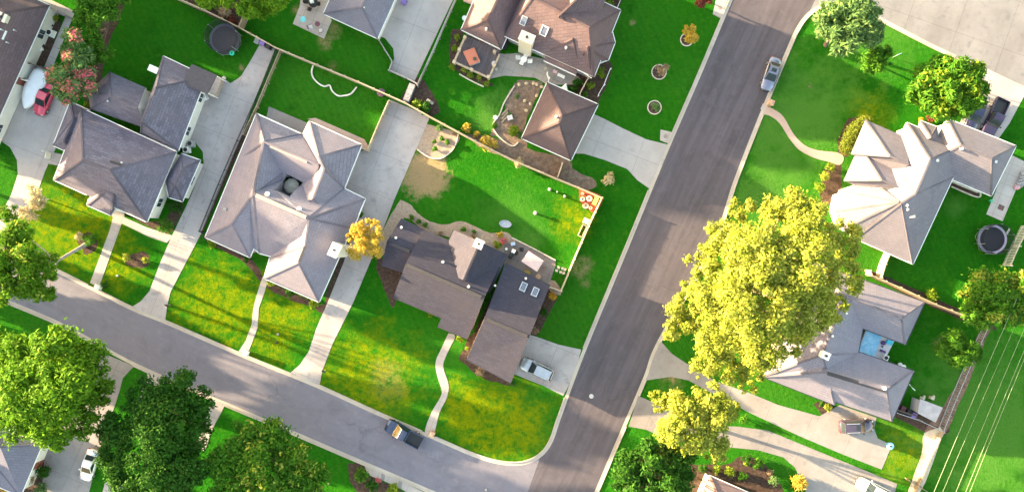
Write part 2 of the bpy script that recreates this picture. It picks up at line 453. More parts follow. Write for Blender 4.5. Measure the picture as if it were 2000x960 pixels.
NK = [(-900, 90), (-300, 350), (-20, 470), (75, 508), (185, 562), (265, 602), (330, 628), (480, 693), (620, 750), (735, 802), (850, 852), (925, 884), (975, 899), (1018, 901), (1050, 888), (1072, 862), (1090, 812), (1135, 690), (1220, 485), (1300, 290), (1365, 140), (1424, 0), (1530, -245), (1800, -870)]
SK = [(-900, 225), (-300, 465), (20, 594), (130, 642), (260, 713), (430, 787), (560, 842), (700, 902), (850, 966), (1000, 1035), (1130, 1085)]
EK = [(1145, 1010), (1168, 960), (1200, 885), (1262, 740), (1290, 668), (1395, 480), (1440, 352), (1497, 207), (1545, 92), (1562, 56), (1580, 32), (1605, 15), (1640, 10), (1680, 22), (1740, 52), (1830, 98), (1920, 138), (2000, 176), (2500, 410), (3200, 740)]
sheet('street', NK[:14] + [(1055, 892), (1030, 962), (1130, 1085)] + SK[::-1][1:], street_m, 0.008)
sheet('road', [(1090, 812), (1135, 690), (1220, 485), (1300, 290), (1365, 140), (1424, 0), (1530, -245), (1800, -870), (1960, -870), (1700, -245), (1592, 0), (1575, 32), (1562, 56), (1545, 92), (1497, 207), (1440, 352), (1395, 480), (1290, 668), (1262, 740), (1200, 885), (1168, 960), (1130, 1050), (980, 1400), (830, 1400), (960, 1130), (1030, 962), (1055, 892), (1072, 862)], road_m, 0.012)
sheet('road', [(1579, 26), (1592, 0), (1650, -130), (1700, -245), (2300, 60), (3200, 500), (3200, 740), (2500, 410), (2000, 176), (1920, 138), (1830, 98), (1740, 52), (1680, 22), (1640, 10), (1605, 15)], conc_road_m, 0.012)

# driveways, paths and patios (photo pixels on the ground)
sheet('driveway', [(58, 128), (100, 140), (140, 168), (140, 200), (118, 255), (108, 292), (88, 335), (70, 385), (52, 430), (28, 470), (-20, 468), (-10, 440), (22, 380), (35, 340), (33, 312), (20, 288), (-2, 272), (0, 240)], drive_m, 0.020, paved=True)
sheet('patio', [(66, -12), (104, 2), (147, 23), (100, 139), (86, 132), (128, 33), (96, 22), (70, 8)], path_m, 0.020)
sheet('driveway', [(508, 86), (537, 96), (500, 190), (468, 275), (395, 452), (333, 570), (326, 600), (323, 626), (255, 600), (275, 588), (292, 568), (312, 515), (335, 462), (372, 385), (398, 318), (396, 296), (383, 280), (362, 270), (340, 300), (356, 250), (385, 190), (434, 150), (450, 163), (470, 150), (490, 118)], drive_stain_m, 0.020, paved=True)
sheet('path', [(214, 408), (226, 404), (243, 414), (243, 424), (285, 443), (338, 460), (326, 474), (290, 462), (238, 436), (198, 548), (192, 560), (176, 552), (214, 450), (221, 424), (214, 418)], path_m, 0.024, paved=True)
sheet('driveway', [(760, 194), (840, 228), (770, 390), (728, 500), (690, 590), (650, 670), (630, 722), (624, 752), (566, 728), (585, 712), (603, 686), (618, 640), (640, 590), (672, 510), (706, 398), (668, 372), (705, 295), (722, 290)], drive_stain_m, 0.020, paved=True)
sheet('path', [(513, 540), (523, 548), (517, 570), (506, 600), (503, 640), (492, 670), (482, 694), (466, 686), (480, 664), (491, 636), (495, 600), (503, 570)], path_m, 0.024, paved=True)
sheet('path', [(876, 650), (889, 656), (878, 680), (867, 705), (867, 722), (876, 750), (873, 775), (858, 806), (846, 850), (830, 843), (842, 806), (860, 775), (862, 760), (853, 730), (851, 705), (862, 680)], path_m, 0.024, curve=4, paved=True)
sheet('driveway', [(1030, 652), (1045, 656), (1090, 672), (1135, 682), (1130, 702), (1112, 750), (1100, 772), (1060, 752), (1000, 728), (1000, 690)], drive_stain_m, 0.020, paved=True)
sheet('driveway', [(1158, 222), (1180, 232), (1215, 250), (1262, 272), (1303, 282), (1296, 302), (1278, 345), (1268, 368), (1245, 352), (1225, 330), (1180, 312), (1140, 300), (1110, 300)], drive_m, 0.020, paved=True)
sheet('driveway', [(750, -40), (905, -40), (880, 10), (808, 162), (762, 138), (770, 115), (768, 95), (752, 75), (735, 68)], drive_m, 0.020)
sheet('patio', [(590, -20), (648, -20), (636, 24), (648, 40), (633, 76), (572, 47), (585, 14)], path_m, 0.022)
sheet('patio', [(525, 208), (600, 240), (596, 262), (520, 232)], grey_conc_m, 0.020)
sheet('patio', [(601, 232), (616, 230), (712, 272), (722, 290), (706, 292)], pink_path_m, 0.020)
sheet('path', [(1497, 207), (1512, 214), (1530, 228), (1550, 262), (1572, 284), (1600, 294), (1636, 298), (1648, 308), (1640, 322), (1618, 316), (1590, 308), (1560, 292), (1540, 268), (1522, 240), (1503, 226), (1490, 222)], pink_path_m, 0.024, curve=3, paved=True)
sheet('driveway', [(1915, 132), (2010, 178), (2000, 188), (1972, 240), (1940, 285), (1870, 250), (1905, 170)], drive_m, 0.020, paved=True)
sheet('patio', [(1970, 300), (2006, 318), (1958, 432), (1926, 418), (1945, 372)], path_m, 0.020)
sheet('patio', [(2000, 330), (2030, 340), (1990, 370), (1990, 350)], grey_conc_m, 0.018)
sheet('driveway', [(1290, 665), (1312, 690), (1350, 715), (1400, 745), (1460, 765), (1520, 790), (1600, 812), (1640, 790), (1712, 815), (1707, 835), (1714, 855), (1742, 868), (1722, 916), (1640, 884), (1560, 850), (1470, 808), (1395, 770), (1345, 742), (1310, 735), (1262, 742), (1275, 700)], worn_drive_m, 0.020, paved=True)
sheet('driveway', [(1246, 772), (1300, 795), (1380, 830), (1440, 832), (1500, 840), (1568, 868), (1700, 922), (1752, 944), (1744, 975), (1590, 975), (1556, 915), (1530, 892), (1480, 878), (1420, 872), (1300, 856), (1262, 838), (1228, 832)], grey_conc_m, 0.020, paved=True)
sheet('driveway', [(1566, 872), (1700, 926), (1748, 946), (1735, 985), (1585, 985), (1552, 910), (1540, 902)], worn_drive_m, 0.026)
sheet('driveway', [(180, 680), (262, 714), (240, 738), (233, 765), (215, 820), (190, 900), (170, 975), (80, 975), (88, 880), (150, 780)], grey_conc_m, 0.020, paved=True)
sheet('path', [(290, 724), (323, 740), (300, 800), (268, 790)], path_m, 0.024, paved=True)
sheet('path', [(412, 778), (440, 790), (416, 835), (400, 880), (380, 872)], path_m, 0.024, paved=True)
sheet('driveway', [(205, 942), (240, 930), (270, 1000), (190, 1000)], path_m, 0.024)
sheet('path', [(712, 908), (725, 912), (745, 922), (744, 936), (718, 926)], path_m, 0.024)
sheet('path', [(752, 925), (780, 938), (776, 950), (750, 938)], path_m, 0.024)
sheet('path', [(786, 940), (845, 968), (835, 985), (784, 954)], path_m, 0.024)
sheet('pavement', [(744, 922), (752, 925), (749, 938), (743, 936)], grey_conc_m, 0.022)
sheet('pavement', [(780, 937), (787, 941), (783, 954), (776, 950)], grey_conc_m, 0.022)
sheet('patio', [(962, 100), (985, 106), (1010, 104), (1075, 118), (1130, 150), (1140, 165), (1070, 166), (1045, 152), (1020, 150), (985, 148), (957, 154), (955, 130)], patio_m, 0.020)
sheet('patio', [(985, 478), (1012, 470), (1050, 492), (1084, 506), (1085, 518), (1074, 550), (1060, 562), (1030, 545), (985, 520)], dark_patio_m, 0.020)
sheet('path', [(1290, 253), (1312, 258), (1304, 280), (1289, 274)], path_m, 0.030)
sheet('path', [(1398, 0), (1410, -16), (1424, -8), (1407, 36), (1392, 28)], path_m, 0.030)
sheet('path', [(1490, 202), (1500, 206), (1494, 216), (1485, 213)], path_m, 0.030)

# beds, bare earth, gravel
def bed(pts, mat, z=0.006, name='soil', curve=5, jit=2.0): return sheet(name, pts, mat, z, curve, jit)
bed([(1010, 158), (1060, 162), (1040, 205), (1022, 262), (1030, 285), (1000, 292), (975, 268), (958, 262), (968, 240), (985, 215), (990, 190), (1000, 170)], bed_m)
bed([(900, 262), (965, 270), (1030, 290), (1110, 312), (1120, 330), (1162, 352), (1150, 372), (1088, 350), (1000, 312), (945, 290)], bed_m, 0.0055)
bed([(826, 240), (895, 262), (885, 290), (862, 308), (838, 306), (812, 290), (815, 270)], gravel_m, 0.008, 'gravel_bed', 4, 0.6)
bed([(782, 390), (800, 398), (815, 415), (840, 432), (870, 438), (900, 432), (935, 445), (960, 455), (985, 452), (1000, 462), (1010, 480), (985, 500), (900, 470), (830, 450), (790, 425), (765, 470), (742, 505), (735, 480), (758, 430)], gravel_m, 0.008, 'gravel_bed', 4, 0.6)
bed([(740, 500), (790, 530), (775, 580), (766, 600), (750, 560), (735, 525)], mulch_m)
bed([(895, 700), (915, 660), (930, 640), (990, 520), (1000, 540), (930, 690), (1000, 745), (990, 752), (940, 735), (915, 718)], mulch_m)
bed([(1060, 565), (1085, 560), (1085, 590), (1050, 652), (1030, 660)], mulch_m)
bed([(1070, 545), (1088, 552), (1096, 575), (1075, 568)], gravel_m, 0.010, 'gravel_bed', 4, 0.6)
bed([(170, 90), (240, -20), (255, -20), (212, 90), (195, 160), (178, 210), (165, 195), (150, 150)], mulch_m)
bed([(345, -10), (400, -30), (480, -10), (470, 54), (440, 45), (370, 12)], mulch_m)
bed([(88, 40), (120, 40), (85, 128), (64, 118)], mulch_m, 0.010)
bed([(240, 418), (285, 432), (325, 425), (345, 390), (358, 405), (330, 458), (300, 445)], mulch_m)
bed([(150, 470), (172, 452), (188, 470), (185, 490), (165, 495)], mulch_m)
bed([(245, 500), (285, 492), (290, 520), (250, 520)], mulch_m)
bed([(400, 458), (490, 506), (515, 540), (522, 545), (625, 594), (640, 560), (690, 450), (702, 400), (710, 400), (695, 460), (640, 600), (610, 600), (520, 560), (480, 515), (400, 470)], mulch_m, 0.010)
bed([(384, 455), (395, 452), (500, 225), (503, 215), (498, 216), (484, 245)], mulch_m, 0.007)
bed([(1655, 232), (1692, 232), (1660, 300), (1640, 300), (1638, 270)], mulch_m)
bed([(1600, 380), (1612, 325), (1640, 310), (1640, 395), (1610, 400)], mulch_m)
bed([(1590, 790), (1610, 780), (1630, 795), (1610, 812)], mulch_m)
bed([(1350, 905), (1420, 905), (1445, 890), (1480, 895), (1510, 925), (1520, 975), (1340, 975)], mulch_m, 0.0065)
bed([(680, 905), (712, 905), (745, 938), (850, 990), (760, 1000), (690, 950)], mulch_m)
bed([(80, 880), (110, 880), (120, 975), (-20, 975), (-20, 940)], mulch_m)
bed([(1230, 880), (1330, 870), (1345, 975), (1220, 975)], mulch_m, 0.0045)
bed([(1060, 70), (1150, 120), (1170, 150), (1165, 200), (1120, 180)], mulch_m)
bed([(1175, 60), (1205, -20), (1222, -20), (1192, 62), (1180, 110), (1196, 130), (1168, 200), (1150, 200), (1160, 130)], mulch_m, 0.0062)
bed([(882, 60), (905, 60), (892, 112), (905, 135), (960, 160), (950, 168), (885, 135), (878, 110)], mulch_m)
bed([(778, 200), (815, 150), (845, 185), (860, 215), (840, 225), (800, 208)], mulch_m, 0.0058)
bed([(1930, 620), (1940, 628), (1910, 700), (1846, 845), (1805, 845), (1845, 790), (1890, 700), (1915, 640)], alley_m, 0.007)
bed([(1805, 845), (1842, 842), (1795, 965), (1772, 965), (1795, 900)], sand_m, 0.008, 'soil', 4, 1.5)
bed([(1700, 540), (1720, 535), (1930, 630), (1920, 640), (1800, 590)], mulch_m)
bed([(1755, 790), (1850, 830), (1835, 850), (1750, 815)], mulch_m)
bed([(1130, 366), (1176, 384), (1162, 414), (1145, 405), (1132, 390)], rubber_m, 0.010, 'soil', 5, 0.6)

# kerbs: a real step beside a flat gutter, broken where a drive crosses it
def kerb(line, side):
    pts = smooth_line([P(x, y) for x, y in line], 8)
    gut = MB(); kb = MB(); prev = None
    nrm = []
    for i, p in enumerate(pts):
        t = (pts[min(i + 1, len(pts) - 1)] - pts[max(i - 1, 0)]); t.z = 0; t.normalize()
        nrm.append(Vector((-t.y, t.x, 0)) * side)
    for i in range(len(pts) - 1):
        a, b = pts[i], pts[i + 1]
        q = lambda p, nn, d, z: (p.x + nn.x * d, p.y + nn.y * d, z)
        gut.add([q(a, nrm[i], 0.0, .016), q(b, nrm[i + 1], 0.0, .016), q(b, nrm[i + 1], 0.48, .016), q(a, nrm[i], 0.48, .016)], [(0, 1, 2, 3) if side > 0 else (3, 2, 1, 0)])
        L = (b - a).length; ns = max(1, int(L / 0.7))
        for k in range(ns):
            c0, c1 = k / ns, (k + 1) / ns
            pa = a.lerp(b, c0); pb = a.lerp(b, c1); na = nrm[i].lerp(nrm[i + 1], c0); nb = nrm[i].lerp(nrm[i + 1], c1)
            mid = (pa + pb) / 2 - nrm[i] * 0.5
            if any(inside(mid, w) for w in PAVED): continue
            v = [q(pa, na, -.10, 0), q(pb, nb, -.10, 0), q(pb, nb, .08, 0), q(pa, na, .08, 0), q(pa, na, -.10, .12), q(pb, nb, -.10, .12), q(pb, nb, .05, .12), q(pa, na, .05, .12)]
            kb.add(v, [(0, 3, 2, 1), (4, 5, 6, 7), (0, 1, 5, 4), (2, 3, 7, 6), (1, 2, 6, 5), (3, 0, 4, 7)])
    gut.build('gutter', kerb_m, origin=(0, 0, 0))['kind'] = 'structure'
    kb.build('kerb', kerb_m, origin=(0, 0, 0))['kind'] = 'structure'
kerb(NK[1:], -1)
kerb(SK[1:], 1)
kerb(EK[:-1], 1)
# ================================================================== HOUSES
SH_BLUE = mat_shingle('shingle_blue_grey', (0.125, 0.118, 0.165), 0.24)
SH_GREY = mat_shingle('shingle_grey', (0.180, 0.172, 0.225), 0.10)
SH_DARK = mat_shingle('shingle_dark', (0.040, 0.040, 0.066), 0.16, (0.050, 0.045, 0.062))
SH_MAUVE = mat_shingle('shingle_mauve', (0.125, 0.090, 0.104), 0.14)
SH_PINK = mat_shingle('shingle_pink', (0.21, 0.145, 0.15), 0.12)
SH_PALE = mat_shingle('shingle_pale', (0.205, 0.195, 0.25), 0.08)
SH_SKY = mat_shingle('shingle_slate', (0.155, 0.155, 0.215), 0.10)
SH_BROWN = mat_shingle('shingle_grey_brown', (0.092, 0.070, 0.082), 0.14)
SH_STONE = mat_shingle('shingle_stone_grey', (0.165, 0.158, 0.198), 0.10)
W_WHITE = mat_siding('white_siding', (0.74, 0.72, 0.68))
W_TAN = mat_siding('tan_brick', (0.42, 0.33, 0.26), True)
W_GREY = mat_siding('grey_siding', (0.40, 0.38, 0.42))
W_BRICK = mat_siding('red_brick', (0.30, 0.16, 0.12), True)
W_CREAM = mat_siding('cream_siding', (0.62, 0.58, 0.5))
TRIM = plain('trim_paint', (0.70, 0.70, 0.69), 0.5, var=0.08)
TRIM_DARK = plain('dark_trim', (0.035, 0.032, 0.042), 0.5)

def hip(A, B, C, D, r0, r1, ez=2.8, rz=5.4, g0=False, g1=False):
    """A->B runs along the ridge. corners px at eave height, ridge ends px at ridge height"""
    v = [(*A, ez), (*B, ez), (*C, ez), (*D, ez), (*r0, rz), (*r1, rz)]
    f = [(0, 1, 5, 4), (2, 3, 4, 5)]
    if not g1: f.append((1, 2, 5))
    if not g0: f.append((3, 0, 4))
    return (v, f)
def fan(poly, apex, ez=2.8, rz=5.0):
    v = [(*p, ez) for p in poly] + [(*apex, rz)]; n = len(poly)
    return (v, [(i, (i + 1) % n, n) for i in range(n)])
def slab(pts):
    return (list(pts), [tuple(range(len(pts)))])

def offset_in(poly, d):
    poly = ccw(poly); n = len(poly); out = []
    for i in range(n):
        p0, p1, p2 = (Vector(poly[k][:2]) for k in ((i - 1) % n, i, (i + 1) % n))
        a = (p1 - p0).normalized(); b = (p2 - p1).normalized()
        na = Vector((-a.y, a.x)); nb = Vector((-b.y, b.x))
        s = na + nb
        k = d / max(0.35, 0.5 * s.length_squared) 
        out.append(p1 + s * k)
    return out

ROOFS = {}
def house(name, label, cat, blocks, roof_m, wall_m, trim=None, inset=0.45, cutters=(), win_every=4.2, door=True, gable_m=None, gutter=True, winw=1.3):
    trim = trim or TRIM
    W = []          # world-space blocks
    for v, f in blocks:
        wv = [P(*p) for p in v]; ff = []
        for q in f:
            nrm = Vector((0, 0, 0))
            for i in range(len(q)):
                a, b = wv[q[i]], wv[q[(i + 1) % len(q)]]
                nrm += Vector(((a.y - b.y) * (a.z + b.z), (a.z - b.z) * (a.x + b.x), (a.x - b.x) * (a.y + b.y)))
            ff.append(tuple(q) if nrm.z > 0 else tuple(q)[::-1])
        # outline of the block in plan
        cnt = {}
        for q in ff:
            for i in range(len(q)): cnt[(q[i], q[(i + 1) % len(q)])] = 1
        bd = [e for e in cnt if (e[1], e[0]) not in cnt]
        nxt = dict(bd); s0 = bd[0][0]; loop = [s0]
        while nxt[loop[-1]] != s0: loop.append(nxt[loop[-1]])
        W.append(dict(v=wv, f=ff, loop=loop, poly=[wv[i] for i in loop], ez=min(p.z for p in wv), inner=[e for e in cnt if (e[1], e[0]) in cnt and e[0] < e[1]], cnt=cnt))
    allp = [p for b in W for p in b['v']]
    c = Vector((sum(p.x for p in allp) / len(allp), sum(p.y for p in allp) / len(allp), 0))
    root = thing(name, label, cat, c)
    # --- roof: every block a closed solid, shingles on top, trim at the edge
    mb = MB(); mb.uv = []
    def uvs(pts, nrm):
        u = Vector((-nrm.y, nrm.x, 0))
        u = u.normalized() if u.length > 1e-4 else Vector((1, 0, 0))
        vv = nrm.cross(u)
        return [(p.dot(u), p.dot(vv)) for p in pts]
    tops = []
    for bi, b in enumerate(W):
        wv = b['v']; lo = b['ez'] - 0.20 - 0.004 * bi
        for q in b['f']:
            pts = [wv[i] for i in q]
            a = (pts[1] - pts[0]).cross(pts[2] - pts[0]).normalized()
            mb.add(pts, [tuple(range(len(pts)))], 0); mb.uv.append(uvs(pts, a)); tops.append(pts)
        L = b['loop']
        for i in range(len(L)):
            p, q = wv[L[i]], wv[L[(i + 1) % len(L)]]
            tall = max(p.z, q.z) - lo > 0.9
            mb.add([p, q, (q.x, q.y, lo), (p.x, p.y, lo)], [(3, 2, 1, 0)], 2 if tall else 1); mb.uv.append([(0, 0)] * 4)
        bot = [(wv[i].x, wv[i].y, lo) for i in L]
        mb.add(bot, [tuple(range(len(bot)))[::-1]], 1); mb.uv.append([(0, 0)] * len(bot))
    roof = mb.build('roof', [roof_m, trim, gable_m or wall_m], root)
    vv = []; ff = []
    for pts in tops:
        ff.append(tuple(range(len(vv), len(vv) + len(pts)))); vv += pts
    bvh = BVHTree.FromPolygons([tuple(p) for p in vv], ff)
    # --- walls
    wb = MB(); wallpolys = []
    for bi, b in enumerate(W):
        ins = offset_in([(p.x, p.y) for p in b['poly']], inset)
        wallpolys.append(ins); COVER.append((ccw([(p.x, p.y) for p in ins]), False))
        n = len(ins)
        z1 = b['ez'] - 0.15 - 0.003 * bi
        vs = [(p.x, p.y, -0.1) for p in ins] + [(p.x, p.y, z1) for p in ins]
        wb.add(vs, [tuple(range(n))[::-1]] + [(i, (i + 1) % n, n + (i + 1) % n, n + i) for i in range(n)] + [tuple(range(n, 2 * n))])
    wall = wb.build('wall', wall_m, root)
    for poly, z0, z1 in cutters:
        cb = MB(); cb.prism([tuple(p) for p in poly], z0, z1)
        cut = cb.build('cutter', wall_m)
        for o in (roof, wall):
            md = o.modifiers.new('cut', 'BOOLEAN'); md.object = cut; md.operation = 'DIFFERENCE'; md.solver = 'EXACT'; md.use_self = True
        bpy.context.view_layer.update()
        dg = bpy.context.evaluated_depsgraph_get()
        for o in (roof, wall):
            me = bpy.data.meshes.new_from_object(o.evaluated_get(dg)); o.modifiers.clear(); o.data = me
        bpy.data.objects.remove(cut)
    # --- gutters along the level outer eaves, ridge caps along the folds
    rb = MB()
    for bi, b in enumerate(W):
        L = b['loop']; wv = b['v']
        for i in range(len(L)):
            p, q = wv[L[i]], wv[L[(i + 1) % len(L)]]
            if abs(p.z - q.z) > 0.3 or max(p.z, q.z) - b['ez'] > 1.2: continue
            ns = max(1, int((q - p).length / 0.8)); run = None
            t = (q - p).normalized(); out = Vector((t.y, -t.x, 0)) * 0.06
            for k in range(ns + 1):
                free = False
                if k < ns:
                    m = p.lerp(q, (k + .5) / ns) + out * 1.5
                    free = not any(inside(m, o['poly']) for j, o in enumerate(W) if j != bi)
                if free and run is None: run = k
                if not free and run is not None:
                    gb = MB(); gb.bar(p.lerp(q, run / ns) + out + Vector((0, 0, -0.03)), p.lerp(q, k / ns) + out + Vector((0, 0, -0.03)), 0.10, 0.10); gb.build('gutter', trim, root); run = None
        for e in b['inner']:
            p, q = wv[e[0]], wv[e[1]]
            fs = [f for f in b['f'] if e[0] in f and e[1] in f]
            nn = Vector((0, 0, 0))
            for f in fs:
                pts = [wv[i] for i in f]; nn += (pts[1] - pts[0]).cross(pts[2] - pts[0]).normalized()
            ns = max(1, int((q - p).length / 0.6)); run = None
            for k in range(ns + 1):
                vis = False
                if k < ns:
                    m = p.lerp(q, (k + .5) / ns)
                    h = bvh.ray_cast((m.x, m.y, 50), (0, 0, -1))
                    vis = h[0] is not None and h[0].z < m.z + 0.06
                if vis and run is None: run = k
                if not vis and run is not None:
                    rb.bar(p.lerp(q, run / ns) + Vector((0, 0, .0)), p.lerp(q, k / ns) + Vector((0, 0, .0)), 0.26, 0.07); run = None
    if rb.v: rb.build('ridge_cap', roof_m, roof)
    # --- windows and a door on the walls the camera can see into
    first = True
    for bi, b in enumerate(W):
        ins = wallpolys[bi]; n = len(ins)
        if b['ez'] < 2.3: continue
        for i in range(n):
            p, q = ins[i], ins[(i + 1) % n]; d = q - p; L = d.length
            if L < 3.0: continue
            t = d.normalized(); nr = Vector((t.y, -t.x)); mid = (p + q) / 2
            if (-mid).dot(nr) < -8.0: continue
            cnt = max(1, int(L / win_every))
            for k in range(cnt):
                m = p.lerp(q, (k + .5) / cnt) + nr * 0.15
                if any(inside(m, w) or inside(m + nr * .8, w) for j, w in enumerate(wallpolys) if j != bi): continue
                ang = math.atan2(t.y, t.x)
                if door and first and k == cnt // 2 and L > 5:
                    first = False
                    d_ = MB(); d_.box((m.x - nr.x * .12, m.y - nr.y * .12, 1.05), (1.0, 0.08, 2.1), ang); do = d_.build('door', plain('door_paint', (0.22, 0.08, 0.06), 0.4), root)
                    h_ = MB(); h_.box((m.x - nr.x * .05 + t.x * .38, m.y - nr.y * .05 + t.y * .38, 1.0), (0.06, 0.08, 0.16), ang); h_.build('handle', METAL, do)
                    continue
                tall = b['ez'] > 4
                for zc in ((1.55, 3.6) if tall else (1.55,)):
                    fr = MB(); w2, h2 = winw / 2, 0.62
                    cx, cy = m.x - nr.x * .12, m.y - nr.y * .12
                    for s in (-1, 1):
                        fr.box((cx + t.x * w2 * s, cy + t.y * w2 * s, zc), (0.09, 0.12, 2 * h2 + .09), ang)
                        fr.box((cx, cy, zc + h2 * s), (2 * w2 - .09, 0.12, 0.09), ang)
                    fr.box((cx, cy, zc), (0.05, 0.10, 2 * h2 - .09), ang)
                    fo = fr.build('window', TRIM, root)
                    pn = MB(); pn.box((cx, cy, zc), (2 * w2 - .09, 0.05, 2 * h2 - .09), ang); pn.build('pane', GLASS, fo)
    ROOFS[root.name] = (root, roof, bvh)
    return root

def on_roof(root, px, py):
    """point and normal where the line of sight through a photo pixel meets the roof"""
    bvh = ROOFS[root.name][2]; o = Vector((0, 0, H)); d = (P(px, py) - o).normalized()
    h = bvh.ray_cast(o, d)
    if h[0] is None: return P(px, py, 3.5), Vector((0, 0, 1))
    n = h[1] if h[1].z > 0 else -h[1]
    return h[0], n
def vent(root, px, py, r=0.13, h=0.45, mat=None, cap=True):
    p, n = on_roof(root, px, py); mb = MB()
    prof = [(r, -0.3), (r, h)] + ([(r * 1.35, h), (r * 1.35, h + .06), (r * 0.4, h + .14)] if cap else [])
    mb.lathe(p, prof, 10)
    mb.build('vent', mat or METAL, ROOFS[root.name][1], smooth=False)
def box_vent(root, px, py, w=0.5, rz=A_ST, mat=None, h=0.28):
    p, n = on_roof(root, px, py); mb = MB()
    mb.box((p.x, p.y, p.z + h / 2 - .15), (w, w, h + .3), rz, taper=0.85)
    mb.build('vent', mat or METAL, ROOFS[root.name][1])
def ridge_vent(root, a, b, w=0.34, mat=None, h=0.10):
    pa, _ = on_roof(root, *a); pb, _ = on_roof(root, *b); mb = MB()
    mb.bar(pa + Vector((0, 0, h / 2)), pb + Vector((0, 0, h / 2)), w, h)
    mb.build('ridge_vent', mat or plain('vent_strip', (0.035, 0.033, 0.04), 0.7), ROOFS[root.name][1])
def skylight(root, px, py, w, l, rz, dome=False):
    p, n = on_roof(root, px, py)
    q = n.to_track_quat('Z', 'Y'); M = Matrix.Translation(p) @ q.to_matrix().to_4x4() 
    # roll so that the length runs down the slope
    down = Vector((n.x, n.y, 0)); 
    zx = Vector((-n.y, n.x, 0)).normalized() if down.length > .01 else Vector((1, 0, 0))
    zy = n.cross(zx)
    def T(x, y, z): return p + zx * x + zy * y + n * z
    mb = MB()
    def bx(x0, x1, y0, y1, z0, z1, m):
        mb.add([T(x0, y0, z0), T(x1, y0, z0), T(x1, y1, z0), T(x0, y1, z0), T(x0, y0, z1), T(x1, y0, z1), T(x1, y1, z1), T(x0, y1, z1)], [(0, 3, 2, 1), (4, 5, 6, 7), (0, 1, 5, 4), (1, 2, 6, 5), (2, 3, 7, 6), (3, 0, 4, 7)], m)
    f = 0.11
    bx(-w / 2, -w / 2 + f, -l / 2, l / 2, -.1, .16, 0); bx(w / 2 - f, w / 2, -l / 2, l / 2, -.1, .16, 0)
    bx(-w / 2 + f, w / 2 - f, -l / 2, -l / 2 + f, -.1, .158, 0); bx(-w / 2 + f, w / 2 - f, l / 2 - f, l / 2, -.1, .158, 0)
    bx(-w / 2 + f, w / 2 - f, -l / 2 + f, l / 2 - f, -.1, .22 if dome else .12, 1)
    mb.build('skylight', [WHITE if not dome else METAL, mat_glass_dark('skylight_glass', (0.10, 0.11, 0.17), 0.15)], ROOFS[root.name][1])
def chimney(root, px, py, sx, sy, ztop, mat, rz=A_ST, cap=True, zb=0.0, flue=True):
    """px,py: where the centre of its top is seen"""
    p = P(px, py, ztop); mb = MB()
    mb.box((p.x, p.y, (ztop - .16 + zb) / 2), (sx, sy, ztop - .16 - zb), rz)
    ch = mb.build('chimney', mat, ROOFS[root.name][1])
    mb = MB(); mb.box((p.x, p.y, ztop - .08), (sx + .16, sy + .16, .16), rz)
    if flue:
        mb.lathe((p.x, p.y, ztop), [(0.17, 0), (0.17, .3)], 10, 1)
    # caps stay one level below roof: merged into the chimney mesh
    me = ch.data; bm = bmesh.new(); bm.from_mesh(me)
    off = wloc(ch); bvs = [bm.verts.new((v[0] - off.x, v[1] - off.y, v[2] - off.z)) for v in mb.v]
    for f, m in zip(mb.f, mb.m):
        fc = bm.faces.new([bvs[i] for i in f]); fc.material_index = m
    bm.to_mesh(me); bm.free()
    me.materials.append(BLACK)
    return ch

# --- A: mauve house cut by the left edge of the photo
hA = house('house', 'large mauve shingled house along the left edge of the photo with white side wall', 'house',
    [hip((97, 11), (-35, 303), (-215, 220), (-80, -68), (8, 24), (-90, 240), 2.9, 6.6)], SH_MAUVE, W_WHITE, win_every=5.5)
chimney(hA, 2, 33, 1.2, 1.0, 6.6, W_CREAM, zb=3); chimney(hA, 2, 66, 0.9, 1.1, 5.8, WHITE, zb=3, flue=False)
for x, y in ((16, 84), (30, 60), (5, 59)): vent(hA, x, y, 0.10, 0.3)
# --- B: blue-grey many-winged house
hB = house('house', 'blue grey shingled house with three rear wings and a tall white side wall', 'house', [
    hip((158, 211), (345, 297), (287, 433), (105, 351), (162, 312), (215, 331), 3.6, 7.2),
    hip((319, 110), (275, 262), (348, 294), (403, 150), (303, 172), (276, 238), 3.0, 6.6),
    ([(214, 140, 3.0), (284, 171, 3.0), (282, 250, 3.0), (176, 213, 3.0), (173, 181, 3.0), (216, 188, 6.3), (270, 209, 6.3)],
     [(0, 1, 6, 5), (1, 2, 6), (2, 3, 5, 6), (3, 4, 5), (4, 0, 5)]),
    hip((137, 199), (175, 216), (140, 300), (104, 284), (143, 232), (125, 275), 2.6, 4.0),
    ([(354, 300, 2.5), (391, 313, 2.5), (356, 393, 2.5), (330, 385, 2.5), (322, 350, 2.5), (354, 330, 3.9), (342, 362, 3.9)], [(0, 1, 5), (1, 2, 6, 5), (2, 3, 6), (3, 4, 6), (4, 0, 5, 6)]),
    hip((186, 350), (248, 378), (216, 420), (170, 400), (206, 372), (222, 380), 3.3, 5.0)], SH_BLUE, W_WHITE)
vent(hB, 213, 198, .10, .3); vent(hB, 240, 318, .1, .3)
ridge_vent(hB, (216, 315), (236, 322))
chimney(hB, 299, 135, 1.2, 0.7, 3.7, WHITE, flue=False)
